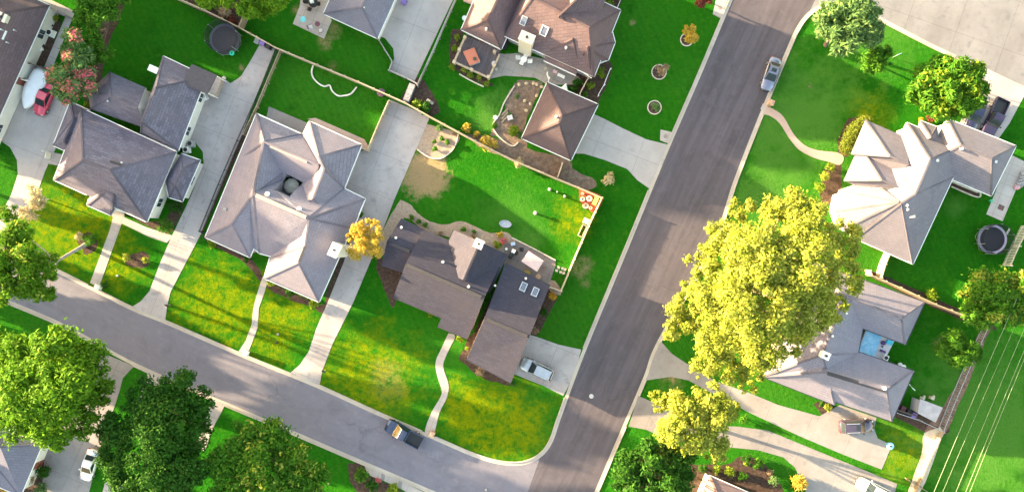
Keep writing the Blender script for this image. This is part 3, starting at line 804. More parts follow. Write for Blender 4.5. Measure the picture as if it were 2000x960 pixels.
# --- C: grey house with courtyard
court = [P(557, 338, 3.6), P(590, 355, 3.6), P(571, 387, 3.6), P(538, 371, 3.6)]
hC = house('house', 'light grey hip roofed house around a tiny square courtyard with a parasol', 'house', [
    ([(501, 222, 2.8), (590, 262, 2.8), (560, 330, 2.8), (488, 502, 2.8), (401, 463, 2.8), (515, 277, 5.2), (494, 380, 5.6), (453, 436, 4.6)],
     [(0, 1, 5), (1, 2, 6, 5), (2, 3, 7, 6), (3, 4, 7), (4, 0, 5, 6, 7)]),
    hip((503, 224), (650, 290), (607, 375), (470, 310), (515, 277), (622, 322), 2.83, 5.2),
    ([(604, 237, 2.8), (706, 283, 2.8), (672, 368, 2.8), (650, 430, 2.8), (565, 400, 2.8), (600, 330, 2.8), (592, 262, 2.8), (622, 306, 5.5), (633, 331, 5.6), (611, 387, 5.2)],
     [(0, 1, 7), (1, 2, 8, 7), (2, 3, 9, 8), (3, 4, 9), (4, 5, 8, 9), (5, 6, 7, 8), (6, 0, 7)]),
    ([(520, 345, 2.8), (672, 368, 2.8), (713, 388, 2.8), (690, 446, 2.8), (600, 520, 2.8), (507, 494, 2.8), (440, 440, 2.8), (495, 379, 5.9), (602, 426, 5.9)],
     [(0, 1, 8, 7), (1, 2, 8), (2, 3, 8), (3, 4, 8), (4, 5, 7, 8), (5, 6, 7), (6, 0, 7)]),
    ([(713, 388, 2.81), (623, 589, 2.8), (516, 543, 2.8), (527, 504, 2.8), (570, 400, 2.8), (603, 428, 5.8), (596, 482, 5.3), (583, 512, 5.3)],
     [(0, 1, 7, 6, 5), (1, 2, 7), (2, 3, 6, 7), (3, 4, 5, 6), (4, 0, 5)])], SH_GREY, W_GREY,
    cutters=[(court, 0.05, 9.0)])
for x, y in ((524, 379), (586, 408)): vent(hC, x, y, 0.25, 0.3, WHITE)
box_vent(hC, 441, 408, 0.45, A_ST, plain('grey_vent', (.25, .25, .27)))
ridge_vent(hC, (500, 381), (598, 424), 0.5, plain('pale_ridge_vent', (0.30, 0.26, 0.24)))
ridge_vent(hC, (528, 285), (600, 316), 0.4, plain('pale_ridge_vent', (0.30, 0.26, 0.24)))
ridge_vent(hC, (596, 481), (584, 511), 0.3, plain('vent_strip', (0.035, 0.033, 0.04), 0.7))
chimney(hC, 653, 488, 1.15, 1.7, 6.4, plain('white_brick', (0.72, 0.70, 0.66), 0.7, var=.08, bump=.3), zb=0, rz=A_NS - math.pi / 2)
# --- D: dark roofed house on the corner
hD = house('house', 'dark charcoal gabled house on the street corner with pale cross gable', 'house', [
    hip((826, 448), (978, 514), (922, 645), (768, 580), (792, 515), (945, 583), 2.8, 6.0, True, True),
    hip((886, 449), (853, 525), (955, 571), (991, 496), (938, 472), (906, 547), 2.85, 5.9, True, True),
    hip((784, 426), (827, 447), (790, 533), (745, 519), (756, 470), (804, 493), 2.6, 4.3, True, False),
    slab([(855, 637, 2.3), (913, 661, 2.3), (934, 613, 4.15), (876, 589, 4.15)])], SH_DARK, W_TAN, TRIM_DARK, win_every=4.5)
for x, y in ((785, 444), (774, 464), (866, 511), (916, 559)): vent(hD, x, y, 0.13, 0.3, WHITE)
ridge_vent(hD, (794, 517), (940, 580), 0.5); ridge_vent(hD, (760, 474), (800, 491), 0.45)
chimney(hD, 935, 476, 1.05, 1.05, 6.8, plain('white_brick', (0.72, 0.70, 0.66), 0.7, var=.08, bump=.3))
gD = house('garage', 'dark charcoal gabled garage wing with two skylights beside the silver car', 'garage', [
    hip((987, 514), (1074, 557), (998, 747), (911, 701), (1030, 535), (955, 724), 2.6, 2.7),
    hip((987, 514), (911, 701), (998, 747), (1074, 557), (946, 622), (1034, 658), 2.6, 2.6)][:0] + [
    ([(987, 514, 2.7), (1074, 557, 2.7), (998, 747, 2.7), (911, 701, 2.7), (946, 621, 5.6), (1034, 657, 5.6)], [(0, 1, 5, 4), (2, 3, 4, 5)])], SH_DARK, W_TAN, TRIM_DARK)
skylight(gD, 1022, 560, 0.85, 1.25, 0, True); skylight(gD, 1045, 570, 0.85, 1.25, 0, True)
for x, y in ((967, 557), (1027, 543)): vent(gD, x, y, 0.12, 0.3, WHITE)
ridge_vent(gD, (950, 623), (1030, 656), 0.45)
# --- E: big mauve house at the top
hE = house('house', 'big mauve house with many hips, cream chimney and round bay at the top', 'house', [
    hip((901, 58), (979, 96), (1021, 6), (940, -30), (953, 38), (978, -8), 3.0, 5.6)[:0] or
    ([(901, 58, 3.0), (979, 96, 3.0), (1028, -12, 3.0), (948, -50, 3.0), (953, 38, 6.0), (985, -30, 6.0)], [(0, 1, 4), (1, 2, 5, 4), (2, 3, 5), (3, 0, 4, 5)]),
    ([(985, 70, 3.3), (1073, 111, 3.3), (1160, 150, 3.3), (1212, 20, 3.3), (1040, -60, 3.3), (1040, -5, 7.2), (1151, 54, 7.2)], [(0, 1, 2, 6, 5), (2, 3, 6), (3, 4, 5, 6), (4, 0, 5)]),
    ([(1067, 101, 3.5), (1134, 131, 3.5), (1172, 60, 3.5), (1100, 30, 3.5), (1119, 75, 5.8), (1132, 52, 6.4)], [(0, 1, 4), (1, 2, 5, 4), (2, 3, 5), (3, 0, 4, 5)]),
    fan([(1156, 152), (1169, 123), (1188, 117), (1201, 83), (1196, 63), (1175, 51), (1130, 60), (1126, 132)], (1148, 92), 3.0, 5.8),
    ([(1090, 45, 4.5), (1148, 75, 4.5), (1215, -70, 4.5), (1150, -100, 4.5), (1092, 30, 7.4), (1130, -5, 7.9), (1165, -80, 7.9)], [(0, 1, 4), (1, 2, 6, 5, 4), (2, 3, 6), (3, 0, 4, 5, 6)]),
    slab([(1062, 118, 2.5), (1125, 147, 2.5), (1131, 131, 3.1), (1068, 102, 3.1)])], SH_MAUVE, W_GREY, TRIM, inset=0.4)
chimney(hE, 1029, 73, 1.85, 1.15, 6.6, W_CREAM)
skylight(hE, 1023, 40, 0.8, 1.3, 0, True); skylight(hE, 1063, 60, 0.95, 1.4, 0)
for x, y in ((950, 58), (1105, 95)): vent(hE, x, y, 0.13, 0.5, WHITE)
# --- F: hip roofed garage
gF = house('garage', 'square grey brown garage with a four sided pyramid roof beside a concrete drive', 'garage',
    [hip((1069, 161), (1019, 270), (1115, 313), (1168, 204), (1097, 227), (1092, 239), 2.8, 5.8)], SH_BROWN, W_CREAM)
vent(gF, 1086, 229, 0.13, 0.4, WHITE)
# --- G: pale roofed house with sunlit west hips
hG = house('house', 'pale grey house with many steep sunlit hips and white front wall', 'house', [
    ([(1772, 240, 3.0), (1877, 284, 3.0), (1862, 345, 3.0), (1783, 515, 3.0), (1670, 465, 3.0), (1737, 305, 3.0), (1817, 311, 7.2), (1788, 378, 7.2), (1761, 396, 6.9)],
     [(0, 1, 6), (1, 2, 7, 6), (2, 3, 8, 7), (3, 4, 8), (4, 5, 7, 8), (5, 0, 6, 7)]),
    ([(1690, 234, 3.0), (1770, 268, 3.0), (1740, 345, 3.0), (1662, 300, 3.0), (1738, 305, 5.6), (1775, 322, 5.6)], [(0, 1, 5, 4), (1, 2, 5), (2, 3, 4, 5), (3, 0, 4)]),
    ([(1678, 284, 3.0), (1765, 322, 3.0), (1735, 395, 3.0), (1648, 352, 3.0), (1722, 352, 5.7), (1770, 372, 5.7)], [(0, 1, 5, 4), (1, 2, 5), (2, 3, 4, 5), (3, 0, 4)]),
    ([(1640, 372, 3.02), (1700, 352, 3.02), (1790, 380, 3.02), (1783, 514, 3.02), (1646, 448, 3.02), (1632, 412, 3.02), (1756, 394, 6.8)], [(0, 1, 6), (1, 2, 6), (2, 3, 6), (3, 4, 6), (4, 5, 6), (5, 0, 6)]),
    ([(1850, 232, 2.8), (1984, 285, 2.8), (1936, 382, 2.8), (1800, 325, 2.8), (1876, 283, 5.4), (1938, 309, 5.4)], [(0, 1, 5, 4), (1, 2, 5), (2, 3, 4, 5), (3, 0, 4)]),
    ([(1798, 236, 2.9), (1830, 248, 2.9), (1835, 290, 2.9), (1790, 275, 2.9), (1818, 268, 4.6)], [(0, 1, 4), (1, 2, 4), (2, 3, 4), (3, 0, 4)])], SH_STONE, W_WHITE, TRIM)
for x, y in ((1780, 392), (1769, 401), (1770, 409), (1828, 314), (1876, 291)): vent(hG, x, y, 0.14, 0.35, WHITE)
box_vent(hG, 1778, 420, 0.9, 0.1, plain('cream_metal', (0.7, 0.62, 0.5), .5), 0.45); box_vent(hG, 1943, 316, 0.4)
# --- H: grey house under the big yellow tree, notch with pool patio
hH = house('house', 'grey hip roofed house with a blue covered patio in its rear notch', 'house', [
    hip((1590, 512), (1806, 590), (1768, 672), (1560, 593), (1640, 570), (1761, 621), 2.8, 5.2),
    hip((1595, 508), (1490, 735), (1650, 800), (1690, 650), (1626, 640), (1607, 692), 2.83, 5.9)[:0] or
    ([(1590, 510, 2.83), (1700, 560, 2.83), (1676, 690, 2.83), (1630, 790, 2.83), (1489, 735, 2.83), (1642, 600, 5.9), (1607, 692, 5.9)], [(0, 1, 5), (1, 2, 6, 5), (2, 3, 6), (3, 4, 6), (4, 0, 5, 6)]),
    ([(1540, 640, 2.8), (1785, 724, 2.8), (1742, 822, 2.8), (1488, 735, 2.8), (1612, 726, 5.3), (1732, 761, 5.3)], [(0, 1, 5, 4), (1, 2, 5), (2, 3, 4, 5), (3, 0, 4)])], SH_PALE, W_TAN, TRIM_DARK)
for x, y in ((1651, 611), (1624, 655)): vent(hH, x, y, 0.12, 0.3, WHITE)
ridge_vent(hH, (1616, 728), (1728, 762), 0.5); vent(hH, 1726, 757, .2, .3, WHITE)
chimney(hH, 1613, 694, 1.0, 0.8, 6.6, WHITE, zb=4)
# --- I, J, K: houses cut by the photo's edges
hI = house('house', 'pink tiled house cut by the bottom edge with cream wall beside round shrubs', 'house',
    [hip((1386, 928), (1600, 1022), (1530, 1180), (1318, 1085), (1420, 1010), (1500, 1045), 3.0, 5.8)], SH_PINK, W_CREAM, WHITE)
hJ = house('house', 'slate blue hip roofed house cut by the top edge beside its concrete drive', 'house',
    [hip((632, 27), (737, 75), (800, -75), (692, -122), (708, 14), (752, -95), 2.8, 5.4)[:0] or
     ([(632, 27, 2.8), (737, 75, 2.8), (802, -70, 2.8), (697, -118, 2.8), (707, 14, 5.6), (742, -62, 5.6)], [(0, 1, 4), (1, 2, 5, 4), (2, 3, 5), (3, 0, 4, 5)])], SH_SKY, W_WHITE)
vent(hJ, 712, 16, .08, .25)
hK = house('house', 'grey blue roofed house in the bottom left corner half hidden by trees', 'house',
    [hip((82, 868), (40, 968), (-220, 855), (-175, 755), (0, 872), (-60, 845), 3.0, 5.2)], SH_SKY, W_WHITE)
# small flat roofed shed
sh = thing('shed', 'small grey flat roofed shed by the back fence corner', 'shed', P(1815, 800))
mb = MB(); mb.prism([P(*p, 2.2)[:] for p in ((1797, 778), (1841, 795), (1827, 824), (1792, 806))], 2.12, 2.26); mb.build('roof', plain('grey_felt', (0.33, 0.31, 0.34), .8, bump=.3, scale=1.2), sh)
mb = MB(); mb.prism([tuple(v) for v in offset_in([tuple(P(*p, 2.2)) for p in ((1797, 778), (1841, 795), (1827, 824), (1792, 806))], 0.15)], 0, 2.11); mb.build('wall', W_GREY, sh)
mb = MB(); q = P(1794, 792, 0); mb.box((q.x + 1.2, q.y + .2, .95), (0.06, .8, 1.85), A_ST); mb.build('door', plain('door_grey', (.2, .19, .2)), sh)
# ================================================================== TREES AND SHRUBS
def leaf_mesh(name, mat, blobs, n, size, elong, parent, seed=1, flat=0.35, droop=0.0, shell=0.45):
    """n leaf shaped faces spread through the outer part of many small clumps"""
    if name == 'crown': n = int(n * 1.8); size = size * (.74 if size < .8 else 1)
    r = np.random.default_rng(seed)
    C = np.array([b[0] for b in blobs]); R = np.array([b[1] for b in blobs])
    w = R[:, 0] * R[:, 1]; w = w / w.sum()
    k = r.choice(len(blobs), n, p=w)
    d = r.normal(size=(n, 3)); d /= np.linalg.norm(d, axis=1)[:, None]
    d[:, 2] = np.where(d[:, 2] < -0.25, -d[:, 2], d[:, 2])
    rad = (shell + (1 - shell) * r.random(n)) * (1 + 0.24 * r.normal(size=n))
    c = C[k] + d * R[k] * rad[:, None]
    c[:, 2] = np.maximum(c[:, 2], 0.08)
    nr = d + r.normal(size=(n, 3)) * 0.55; nr[:, 2] += flat
    nr /= np.linalg.norm(nr, axis=1)[:, None]
    a = d + r.normal(size=(n, 3)) * 0.5; a[:, 2] -= droop
    a -= nr * (a * nr).sum(1)[:, None]; a /= np.linalg.norm(a, axis=1)[:, None] + 1e-9
    b = np.cross(nr, a)
    s = size * (0.45 + 1.1 * r.random(n) ** 1.5)[:, None]
    la, lb = s * elong * 0.5, s * 0.5 
    bend = nr * s * 0.12
    V = np.stack([c - a * la, c + b * lb * 0.75 - a * la * 0.1 + bend, c + a * la, c - b * lb * 0.75 - a * la * 0.1 + bend], 1).reshape(-1, 3)
    off = np.array(wloc(parent)); V = V - off
    me = bpy.data.meshes.new(name)
    me.vertices.add(4 * n); me.vertices.foreach_set('co', V.astype(np.float32).ravel())
    me.loops.add(4 * n); me.loops.foreach_set('vertex_index', np.arange(4 * n, dtype=np.int32))
    me.polygons.add(n); me.polygons.foreach_set('loop_start', np.arange(0, 4 * n, 4, dtype=np.int32))
    me.materials.append(mat); me.update(calc_edges=True); me.validate()
    o = bpy.data.objects.new(name, me); COL.objects.link(o); o.parent = parent
    return o

def clumps(lobes, per, seed, small=0.40, core=.66):
    """lobes (px, py, radius px, z) -> many clumps sitting on each lobe"""
    rr = random.Random(seed); out = []
    for px, py, rp, z in lobes:
        c = P(px, py, z); R = rp * S * (H - z) / H
        out.append(((c.x, c.y, c.z - .15 * R), (R * core, R * core, R * core * .83)))
        m = max(3, int(per * (0.5 + rp / 60)))
        for i in range(m):
            a = rr.uniform(0, 2 * math.pi); e = math.asin(rr.uniform(-.25, 1.0))
            rs = R * small * rr.uniform(.4, 1.55)
            q = (R - rs * .55)
            out.append(((c.x + q * math.cos(a) * math.cos(e), c.y + q * math.sin(a) * math.cos(e), c.z + q * .8 * math.sin(e)), (rs, rs, rs * .8)))
    return out

LEAF = dict(
    yellow=mat_leaf('leaves_yellow_green', (0.095, 0.155, 0.012), (0.21, 0.265, 0.022), (0.39, 0.41, 0.08), .35),
    green=mat_leaf('leaves_green', (0.020, 0.088, 0.008), (0.046, 0.155, 0.012), (0.095, 0.223, 0.020), .35),
    light=mat_leaf('leaves_light_green', (0.043, 0.138, 0.008), (0.081, 0.209, 0.011), (0.142, 0.266, 0.019), .4),
    dark=mat_leaf('leaves_dark_green', (0.009, 0.044, 0.005), (0.019, 0.081, 0.008), (0.046, 0.130, 0.016), .3),
    grey=mat_leaf('leaves_grey_green', (0.049, 0.119, 0.042), (0.091, 0.189, 0.063), (0.154, 0.252, 0.084), .35),
    gold=mat_leaf('leaves_golden', (0.30, 0.20, 0.02), (0.46, 0.33, 0.03), (0.58, 0.44, 0.10), .35),
    orange=mat_leaf('leaves_orange', (0.35, 0.13, 0.02), (0.50, 0.27, 0.03), (0.55, 0.40, 0.05), .3),
    pink=mat_leaf('blossom_pink', (0.42, 0.07, 0.14), (0.52, 0.10, 0.17), (0.55, 0.22, 0.16), .3),
    red=mat_leaf('leaves_red', (0.10, 0.025, 0.025), (0.17, 0.04, 0.035), (0.24, 0.07, 0.05), .3),
    brown=mat_leaf('twigs_brown', (0.13, 0.085, 0.055), (0.24, 0.165, 0.10), (0.34, 0.26, 0.17), .1),
    tan=mat_leaf('dry_straw', (0.34, 0.25, 0.10), (0.48, 0.38, 0.20), (0.60, 0.52, 0.32), .2),
    lime=mat_leaf('leaves_lime', (0.09, 0.16, 0.010), (0.15, 0.24, 0.014), (0.22, 0.30, 0.03), .35))

def tree(label, lobes, leaf, n, size, trunk, name='tree', cat='tree', elong=1.5, group=None, per=12, seed=None, tr=0.35, small=0.32, flat=.35, droop=0.0, extra=None, bark=None, core=.66):
    seed = seed or (hash(label) % 9973 if False else sum(map(ord, label)))
    b = P(*trunk)
    root = thing(name, label, cat, b, group)
    bl = clumps(lobes, per, seed, small, core)
    leaf_mesh('crown', LEAF[leaf], bl, n, size, elong, root, seed, flat, droop)
    if extra:
        lf, m, sz = extra
        rr = random.Random(seed + 5)
        sub = [q for q in bl if rr.random() < .35]
        leaf_mesh('blossom', LEAF[lf], [((c[0], c[1], c[2] + r[2] * .2), (r[0] * 1.02, r[1] * 1.02, r[2] * 1.02)) for c, r in sub], m, sz, 1.6, root, seed + 3, .4)  # also brighter leaves painted in as sunlit tips, not blossom alone
    # trunk and limbs
    mb = MB(); cs = [P(l[0], l[1], l[3]) for l in lobes]
    cm = sum(cs, Vector()) / len(cs); zf = min(c.z for c in cs) * 0.45
    fork = b.lerp(Vector((cm.x, cm.y, zf)), 0.75); fork.z = zf
    mb.tube([b - Vector((0, 0, .1)), b.lerp(fork, .12), b.lerp(fork, .6), fork], [tr * 1.45, tr, tr * .85, tr * .75], 10)
    for c in cs:
        m = fork.lerp(c, .5); m.z += (c.z - fork.z) * .1
        mb.tube([fork - Vector((0, 0, .2)), m, c], [tr * .5, tr * .3, tr * .1], 6, caps=False)
    mb.build('trunk', bark or mat_bark(), root)
    return root

def shrub(label, px, py, rp, leaf, n=None, h=None, name='shrub', cat='shrub', size=0.16, elong=1.4, group=None, flat=.35, ry=None, rz=0.0, per=9, spiky=0, z0=0.0):
    """round bush: centre px,py and radius in photo pixels"""
    R = rp * S; Ry = (ry or rp) * S; h = h or R * 1.3
    b = P(px, py); seed = int(px * 13 + py * 7)
    rr = random.Random(seed)
    k = H / (H - h * .7)
    b = Vector((b.x / k, b.y / k, z0))
    root = thing(name, label, cat, b, group)
    ca, sa = math.cos(rz), math.sin(rz)
    bl = [((b.x, b.y, h * .40), (R * .72, Ry * .72, h * .5))]
    for i in range(per):
        a = rr.uniform(0, 6.283); q = math.sqrt(rr.random()) * .72
        x, y = q * math.cos(a) * R, q * math.sin(a) * Ry
        rs = min(R, Ry) * rr.uniform(.28, .46)
        bl.append(((b.x + x * ca - y * sa, b.y + x * sa + y * ca, h * rr.uniform(.35, .75) * (1.15 - .5 * q)), (rs, rs, rs * .9)))
    n = n or int(220 + 260 * R * Ry / (size * 4))
    leaf_mesh('foliage', LEAF[leaf], bl, n, size, elong, root, seed, flat)
    mb = MB()
    for i in range(4):
        a = i * 1.57 + rr.random(); mb.tube([b, (b.x + R * .4 * math.cos(a), b.y + Ry * .4 * math.sin(a), h * .55)], [.05, .02], 5)
    mb.build('stem', mat_bark(), root)
    return root

tree('huge yellow green sunlit tree spreading over the road edge and the grey notched house',
     [(1530, 412, 46, 13), (1450, 408, 26, 10), (1575, 440, 52, 14), (1640, 470, 42, 11), (1412, 470, 40, 11), (1368, 508, 30, 9), (1480, 500, 66, 16), (1560, 520, 70, 16),
      (1632, 545, 48, 12), (1335, 612, 38, 8), (1315, 640, 24, 8), (1395, 562, 52, 12), (1470, 590, 75, 17), (1565, 600, 60, 14), (1408, 650, 58, 12), (1490, 665, 55, 14), (1395, 715, 42, 9), (1455, 735, 36, 9), (1545, 660, 34, 10), (1625, 600, 30, 9), (1350, 560, 20, 8)],
     'yellow', 66000, 0.31, (1448, 560), tr=0.6, per=22, elong=1.7, small=.27, core=.5)
tree('yellow green tree between the two concrete driveways on the right',
     [(1284, 782, 22, 7), (1345, 790, 38, 9), (1395, 800, 38, 9), (1330, 840, 44, 10), (1385, 850, 38, 9), (1300, 880, 28, 7), (1398, 885, 22, 7), (1428, 800, 18, 7)],
     'yellow', 14000, 0.33, (1345, 820), tr=0.28, per=17, elong=1.7, core=.5)
tree('dark green fine leaved tree by the kerb at the bottom edge',
     [(1230, 905, 36, 7), (1280, 890, 40, 8), (1325, 905, 36, 7), (1250, 945, 40, 7), (1305, 945, 40, 8), (1215, 940, 24, 6)], 'dark', 9500, 0.30, (1262, 900), tr=.22, elong=2.4)
tree('grey green feathery tree on the lawn corner beside the pale concrete road',
     [(1625, 35, 36, 8), (1670, 28, 42, 9), (1690, 62, 34, 8), (1645, 68, 38, 8), (1660, 5, 30, 8), (1615, 60, 22, 6), (1700, 30, 22, 7)], 'grey', 11000, 0.30, (1612, 88), tr=.25, elong=3.0, flat=.1)
tree('small dark green tree tucked behind the feathery corner tree',
     [(1702, 112, 22, 4), (1720, 122, 20, 4), (1698, 128, 18, 3.5), (1725, 105, 16, 4)], 'green', 3200, 0.26, (1698, 120), tr=.14, elong=2.2)
tree('dense round tree with sunlit yellow tips between lawn and parked dark cars',
     [(1810, 165, 36, 7), (1850, 145, 38, 8), (1885, 155, 34, 8), (1840, 190, 40, 8), (1885, 195, 34, 8), (1865, 215, 26, 6), (1800, 190, 28, 6), (1905, 175, 22, 7)], 'green', 12500, 0.34, (1822, 175), tr=.3, elong=2.6, extra=('lime', 3600, .30), flat=.15)  # lime extra leaves paint in the sunlit tips
tree('round bushy tree at the right edge above the corner of the back fence',
     [(1900, 600, 34, 7), (1935, 560, 38, 8), (1975, 555, 36, 8), (1940, 610, 36, 8), (1980, 600, 34, 8), (1890, 570, 24, 6), (2010, 580, 36, 8), (1920, 625, 20, 6)], 'green', 12000, 0.30, (1885, 575), tr=.28, elong=1.8, extra=('yellow', 2400, .26))  # yellow extra leaves paint in sun highlights on the crown
tree('low weeping tree with long drooping leaves on the lawn by the red earth strip',
     [(1868, 680, 34, 3.2), (1895, 690, 22, 2.6), (1845, 685, 20, 2.6), (1872, 700, 20, 2.4), (1865, 664, 18, 2.8)], 'green', 4200, 0.24, (1850, 672), tr=.13, elong=4.0, droop=.5)
tree('tall street tree at the left edge whose long grey trunk rises from the lawn',
     [(30, 500, 48, 11.7), (75, 515, 38, 11.2), (20, 555, 42, 10.7), (70, 560, 34, 10.2), (-10, 520, 40, 11.2), (97, 572, 16, 9.2), (40, 465, 34, 10.7), (22, 425, 24, 9.2), (-20, 580, 30, 9.2), (102, 540, 14, 9.7)],
     'light', 14000, 0.30, (166, 478), tr=.24, elong=2.2, bark=mat_bark('bark_grey', (0.30, 0.27, 0.27)), extra=('yellow', 900, .3))
tree('thin bare branched young tree at the edge of the left concrete driveway',
     [(72, 375, 16, 5), (66, 400, 18, 5), (55, 420, 18, 5), (78, 392, 12, 5)], 'tan', 1100, 0.22, (82, 385), tr=.09, elong=3)
tree('large light green tree in the bottom left corner with sunlit yellow side',
     [(45, 700, 48, 12), (110, 690, 56, 13), (170, 705, 44, 11), (60, 760, 62, 14), (130, 760, 62, 14), (185, 760, 36, 10), (30, 815, 46, 11), (100, 820, 50, 12), (160, 815, 40, 10), (-10, 740, 50, 12), (110, 855, 24, 9), (-20, 680, 40, 11)],
     'light', 26000, 0.40, (165, 735), tr=.45, elong=1.7, per=17)
tree('dark green bushy tree between the bottom left drive and the street',
     [(345, 760, 40, 11), (385, 785, 34, 10), (290, 775, 40, 11), (250, 830, 44, 11), (315, 835, 56, 13), (375, 840, 42, 11), (235, 890, 40, 10), (300, 900, 50, 12), (365, 900, 48, 11), (400, 830, 20, 9), (260, 945, 44, 10), (340, 955, 46, 10), (215, 840, 24, 9), (370, 735, 16, 9)],
     'dark', 26000, 0.36, (345, 800), tr=.45, elong=1.4, per=17)
tree('mid green bushy tree on the bottom edge with sunlit yellow clump',
     [(480, 860, 40, 10), (530, 850, 36, 10), (450, 905, 42, 10), (515, 905, 46, 11), (575, 895, 40, 10), (610, 935, 36, 9), (545, 950, 46, 10), (460, 955, 46, 10), (595, 960, 40, 9)],
     'green', 19000, 0.34, (540, 870), tr=.35, elong=1.4, per=17, extra=('yellow', 1500, .34))  # yellow extra leaves stand in for the sunlit clump
tree('bright green tree leaning in from the top edge beside the small patio',
     [(490, -5, 38, 8), (535, -8, 38, 8), (450, -18, 34, 8), (520, 14, 24, 6), (410, -15, 30, 7), (560, -20, 30, 8)], 'light', 9000, 0.30, (500, 20), tr=.25, elong=2.4)
tree('crape myrtle with pink and orange blossom overhanging the red pickup',
     [(140, 150, 36, 6), (128, 172, 24, 5.5), (155, 115, 30, 6), (165, 160, 28, 6), (145, 85, 26, 6), (112, 148, 20, 5), (140, 192, 18, 5)], 'grey', 6000, 0.28, (170, 150), tr=.16, elong=2.6, extra=('pink', 3200, .22), name='crape_myrtle')
tree('tall green shrub row thicket along the top left lawn boundary',
     [(170, 35, 26, 4), (200, 20, 30, 5), (215, 0, 26, 5), (185, 75, 24, 4), (200, 110, 22, 3.6), (180, 5, 26, 5), (175, 120, 20, 4), (230, -20, 30, 5)], 'green', 8500, 0.28, (198, 60), tr=.16, elong=2.2)
tree('golden yellow sunlit tree beside the long driveway and the white chimney',
     [(705, 455, 22, 5), (730, 460, 22, 5), (700, 485, 22, 4.5), (725, 490, 20, 4.5), (728, 435, 12, 5), (690, 460, 14, 4.5)], 'gold', 6500, 0.20, (724, 482), tr=.14, extra=('orange', 700, .2))
tree('small orange and yellow tree standing in a brick ring on the lawn',
     [(1348, 68, 14, 2.6), (1342, 60, 9, 2.6), (1354, 75, 9, 2.4), (1352, 56, 7, 2.4)], 'gold', 1600, 0.2, (1340, 78), tr=.08, extra=('orange', 400, .2), elong=2.4)
tree('sparse brown young tree in a brick ring, northern of the two bare ones', [(1292, 136, 13, 2.2), (1302, 132, 7, 2.0)], 'brown', 420, 0.18, (1284, 141), tr=.06, elong=2.2)
tree('sparse green young tree in a brick ring, southern of the two bare ones', [(1280, 208, 9, 2.0), (1284, 214, 5, 1.8)], 'grey', 300, 0.18, (1275, 211), tr=.06, elong=2.2)
tree('dark red leaved tree touching the top edge beside the storm drain', [(1370, -2, 16, 3), (1385, -8, 16, 3), (1360, -12, 16, 3)], 'red', 2600, 0.22, (1368, -4), tr=.1)
# unseen trees added out of frame, heights and gaps shaped to cast the shade
def true_px(px, py, z):          # pixel under which a point really standing over (px, py) would be seen
    k = H / (H - z); return (1000 + (px - 1000) * k, 480 + (py - 480) * k)
for i, (px, py, r, top) in enumerate([(-260, -260, 80, 22), (-250, -180, 64, 21.5), (-200, -215, 60, 21), (-255, -70, 55, 13), (-265, -15, 44, 13), (-300, 60, 74, 16.5), (-260, 130, 72, 15.5), (-275, 190, 42, 14.5), (-200, 474, 52, 14), (-225, 560, 68, 14.5), (-205, 518, 46, 13.2), (-230, 300, 17, 13.5), (-245, 392, 13, 15), (562, -42, 38, 13.0), (-310, 470, 60, 15.5), (-340, 15, 54, 16.5), (-120, 900, 70, 11), (370, -110, 62, 11), (160, -120, 70, 11), (-20, -80, 60, 11)]):
    R = r * S; q = []
    for dx, dy, rr_, zz in ((-.4, -.25, .6, top - R * .75), (.4, -.2, .6, top - R * .8), (0, .4, .6, top - R * .85), (0, 0, .62, top - R * .6), (-.3, .3, .55, top * .42), (.35, -.3, .55, top * .42), (.1, .3, .5, top * .3)):
        x, y = true_px(px + dx * r, py + dy * r, zz); q.append((x, y, rr_ * r * H / (H - zz), zz))
    tree('broad green tree of the neighbourhood standing outside the picture', q, 'green', 7500, 0.95, (px, py), group='unseen trees added to cast shade', seed=900 + i, tr=.35)
